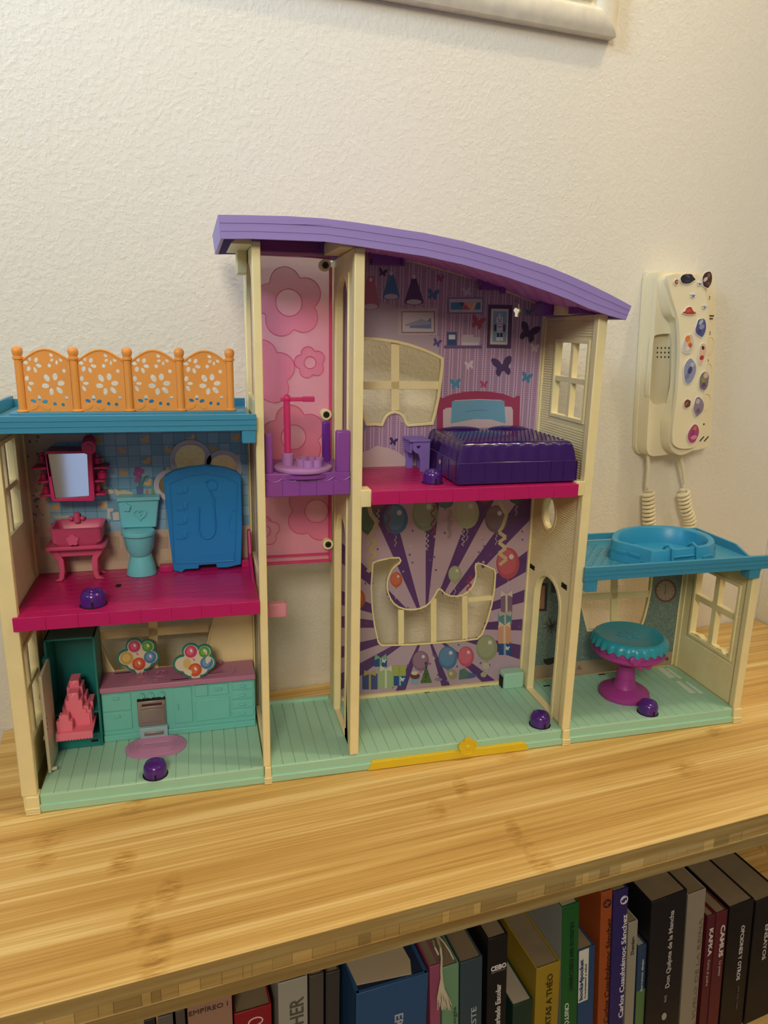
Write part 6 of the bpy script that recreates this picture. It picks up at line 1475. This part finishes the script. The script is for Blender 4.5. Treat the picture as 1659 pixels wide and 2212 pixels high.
for i in range(N_+1):
    s = tot*i/N_; k = max(j for j in range(len(Ls)) if Ls[j] <= s+1e-9); k = min(k, len(path)-2)
    f = (s-Ls[k])/max(Ls[k+1]-Ls[k], 1e-9); c = path[k].lerp(path[k+1], f); t = (path[k+1]-path[k]).normalized()
    e1 = Vector((0, 1, 0)); e2 = t.cross(e1).normalized(); a = 2*math.pi*nt_*i/N_
    hel.append(c+e1*.0062*math.cos(a)+e2*.0068*math.sin(a))
MB(FW).tube(hel, .0021, 7).build('coiled_cord', IV, ph)
# small puffy stickers on the handset
SW = mat('sticker_white', '#E6E0D8', .4)
def sticker(u, v, ru, rv, cols, label, shape=None, rot=0, seed=1):
    n = .0470; c = Q(*zp(u, v), n); sc_ = (.758-n)/FOC/3.568*1.06
    rs = random.Random(seed); a_ = (Q(*zp(u+ru, v), n).x-Q(*zp(u-ru, v), n).x)/2; b_ = (Q(*zp(u, v-rv), n).z-Q(*zp(u, v+rv), n).z)/2
    if shape is None: out = [(c.x+a_*(1+rs.uniform(-.16, .16))*math.cos(t+rot), c.z+b_*(1+rs.uniform(-.16, .16))*math.sin(t+rot)) for t in [2*math.pi*k/11 for k in range(11)]]; out = smoothp(out, 2)
    else: out = [(c.x+x*a_, c.z+y*b_) for x, y in shape]
    t = thing('sticker', (c.x, -n, c.z), label, 'sticker', 'puffy stickers on the intercom handset', F=FW)
    wp_(out, n+.00005, n+.0011).build('sticker_edge', SW, t, bevel=.0003)
    pr = PR(-n-.00113, F=FW, step=3e-5); pr.poly(offset(out, -.0008), cols[0], True); pr.up()
    for k, cc in enumerate(cols[1:]):
        x = c.x+a_*rs.uniform(-.35, .35); z = c.z+b_*(.5-.9*k/max(1, len(cols)-2) if len(cols) > 2 else 0)
        pr.poly(circ(x, z, a_*rs.uniform(.28, .5), b_*rs.uniform(.18, .32), 12, rot=rs.uniform(0, 3)), cc, True); pr.up()
    pr.build('sticker_print', t); return t
paw = [(.0, -.75), (.5, -.6), (.65, -.2), (.4, .05), (.95, .3), (.8, .75), (.45, .6), (.3, .3), (.2, .45), (.25, .9), (0, 1.0), (-.25, .9), (-.2, .45), (-.3, .3), (-.45, .6), (-.8, .75), (-.95, .3), (-.4, .05), (-.65, -.2), (-.5, -.6)]
hat = [(-1, -.6), (-.9, -.15), (-.65, -.05), (-.5, .6), (-.1, .95), (.25, .8), (.5, .1), (.9, -.2), (1, -.55), (.5, -.9), (-.3, -.9)]
sticker(550, 152, 62, 46, ['#1E1E26', '#4A4A58', '#2C2C3A'], 'black and grey blob sticker near the handset top', seed=2)
sticker(465, 175, 20, 26, ['#8A5428', '#D8A868'], 'small brown drop sticker at the upper corner of the handset', seed=3)
sticker(643, 190, 20, 22, ['#3A68B8'], 'tiny blue paw sticker between the black and the brown one', paw, seed=4)
sticker(700, 160, 40, 70, ['#3A2030', '#8A5030', '#C8B8B0', '#6A3A2A'], 'tall dark brown patchy sticker at the top edge of the handset', seed=5)
sticker(592, 281, 24, 24, ['#3A68B8'], 'tiny blue paw sticker alone above the red hat', paw, seed=6)
sticker(565, 397, 58, 38, ['#A83A28', '#C85A40'], 'red hat sticker on the handset', hat, seed=7)
sticker(680, 370, 20, 24, ['#2E6AB0', '#6AA0D0'], 'tiny blue paw sticker beside the red hat', paw, seed=8)
sticker(652, 525, 46, 82, ['#4A5088', '#A8B0C8', '#8890B8', '#3A3A78'], 'large blue grey sticker below the blue paw, at the handset edge', seed=9)
sticker(556, 655, 44, 84, ['#C8C0B8', '#D88030', '#E8A050', '#C85A30', '#D8D0C8'], 'orange and white patchy sticker on the handset middle', seed=10)
sticker(662, 725, 34, 84, ['#D8B8A0', '#3A2A28', '#E0B898', '#A83028'], 'brown topped sticker with red base at the handset edge', seed=11)
sticker(566, 862, 54, 100, ['#8A90B0', '#B0B4CC', '#3E3A78', '#7078A0'], 'largest grey and indigo sticker in the middle of the handset', seed=12)
sticker(676, 935, 42, 84, ['#7A6A78', '#C8B0A0', '#8A8A40', '#5A4060'], 'mauve and olive sticker beside the grey and indigo one', seed=13)
sticker(548, 1112, 32, 38, ['#6A3A28', '#A87050'], 'small brown sticker in the lower half of the handset', seed=14)
sticker(632, 1135, 42, 80, ['#8A7A90', '#B8B0B8', '#6A5A78'], 'grey mauve sticker beside the small brown one', seed=15)
sticker(596, 1342, 48, 74, ['#A8407A', '#C87840', '#8A3A78', '#D08AA0'], 'magenta sticker at the bottom of the handset', seed=16)
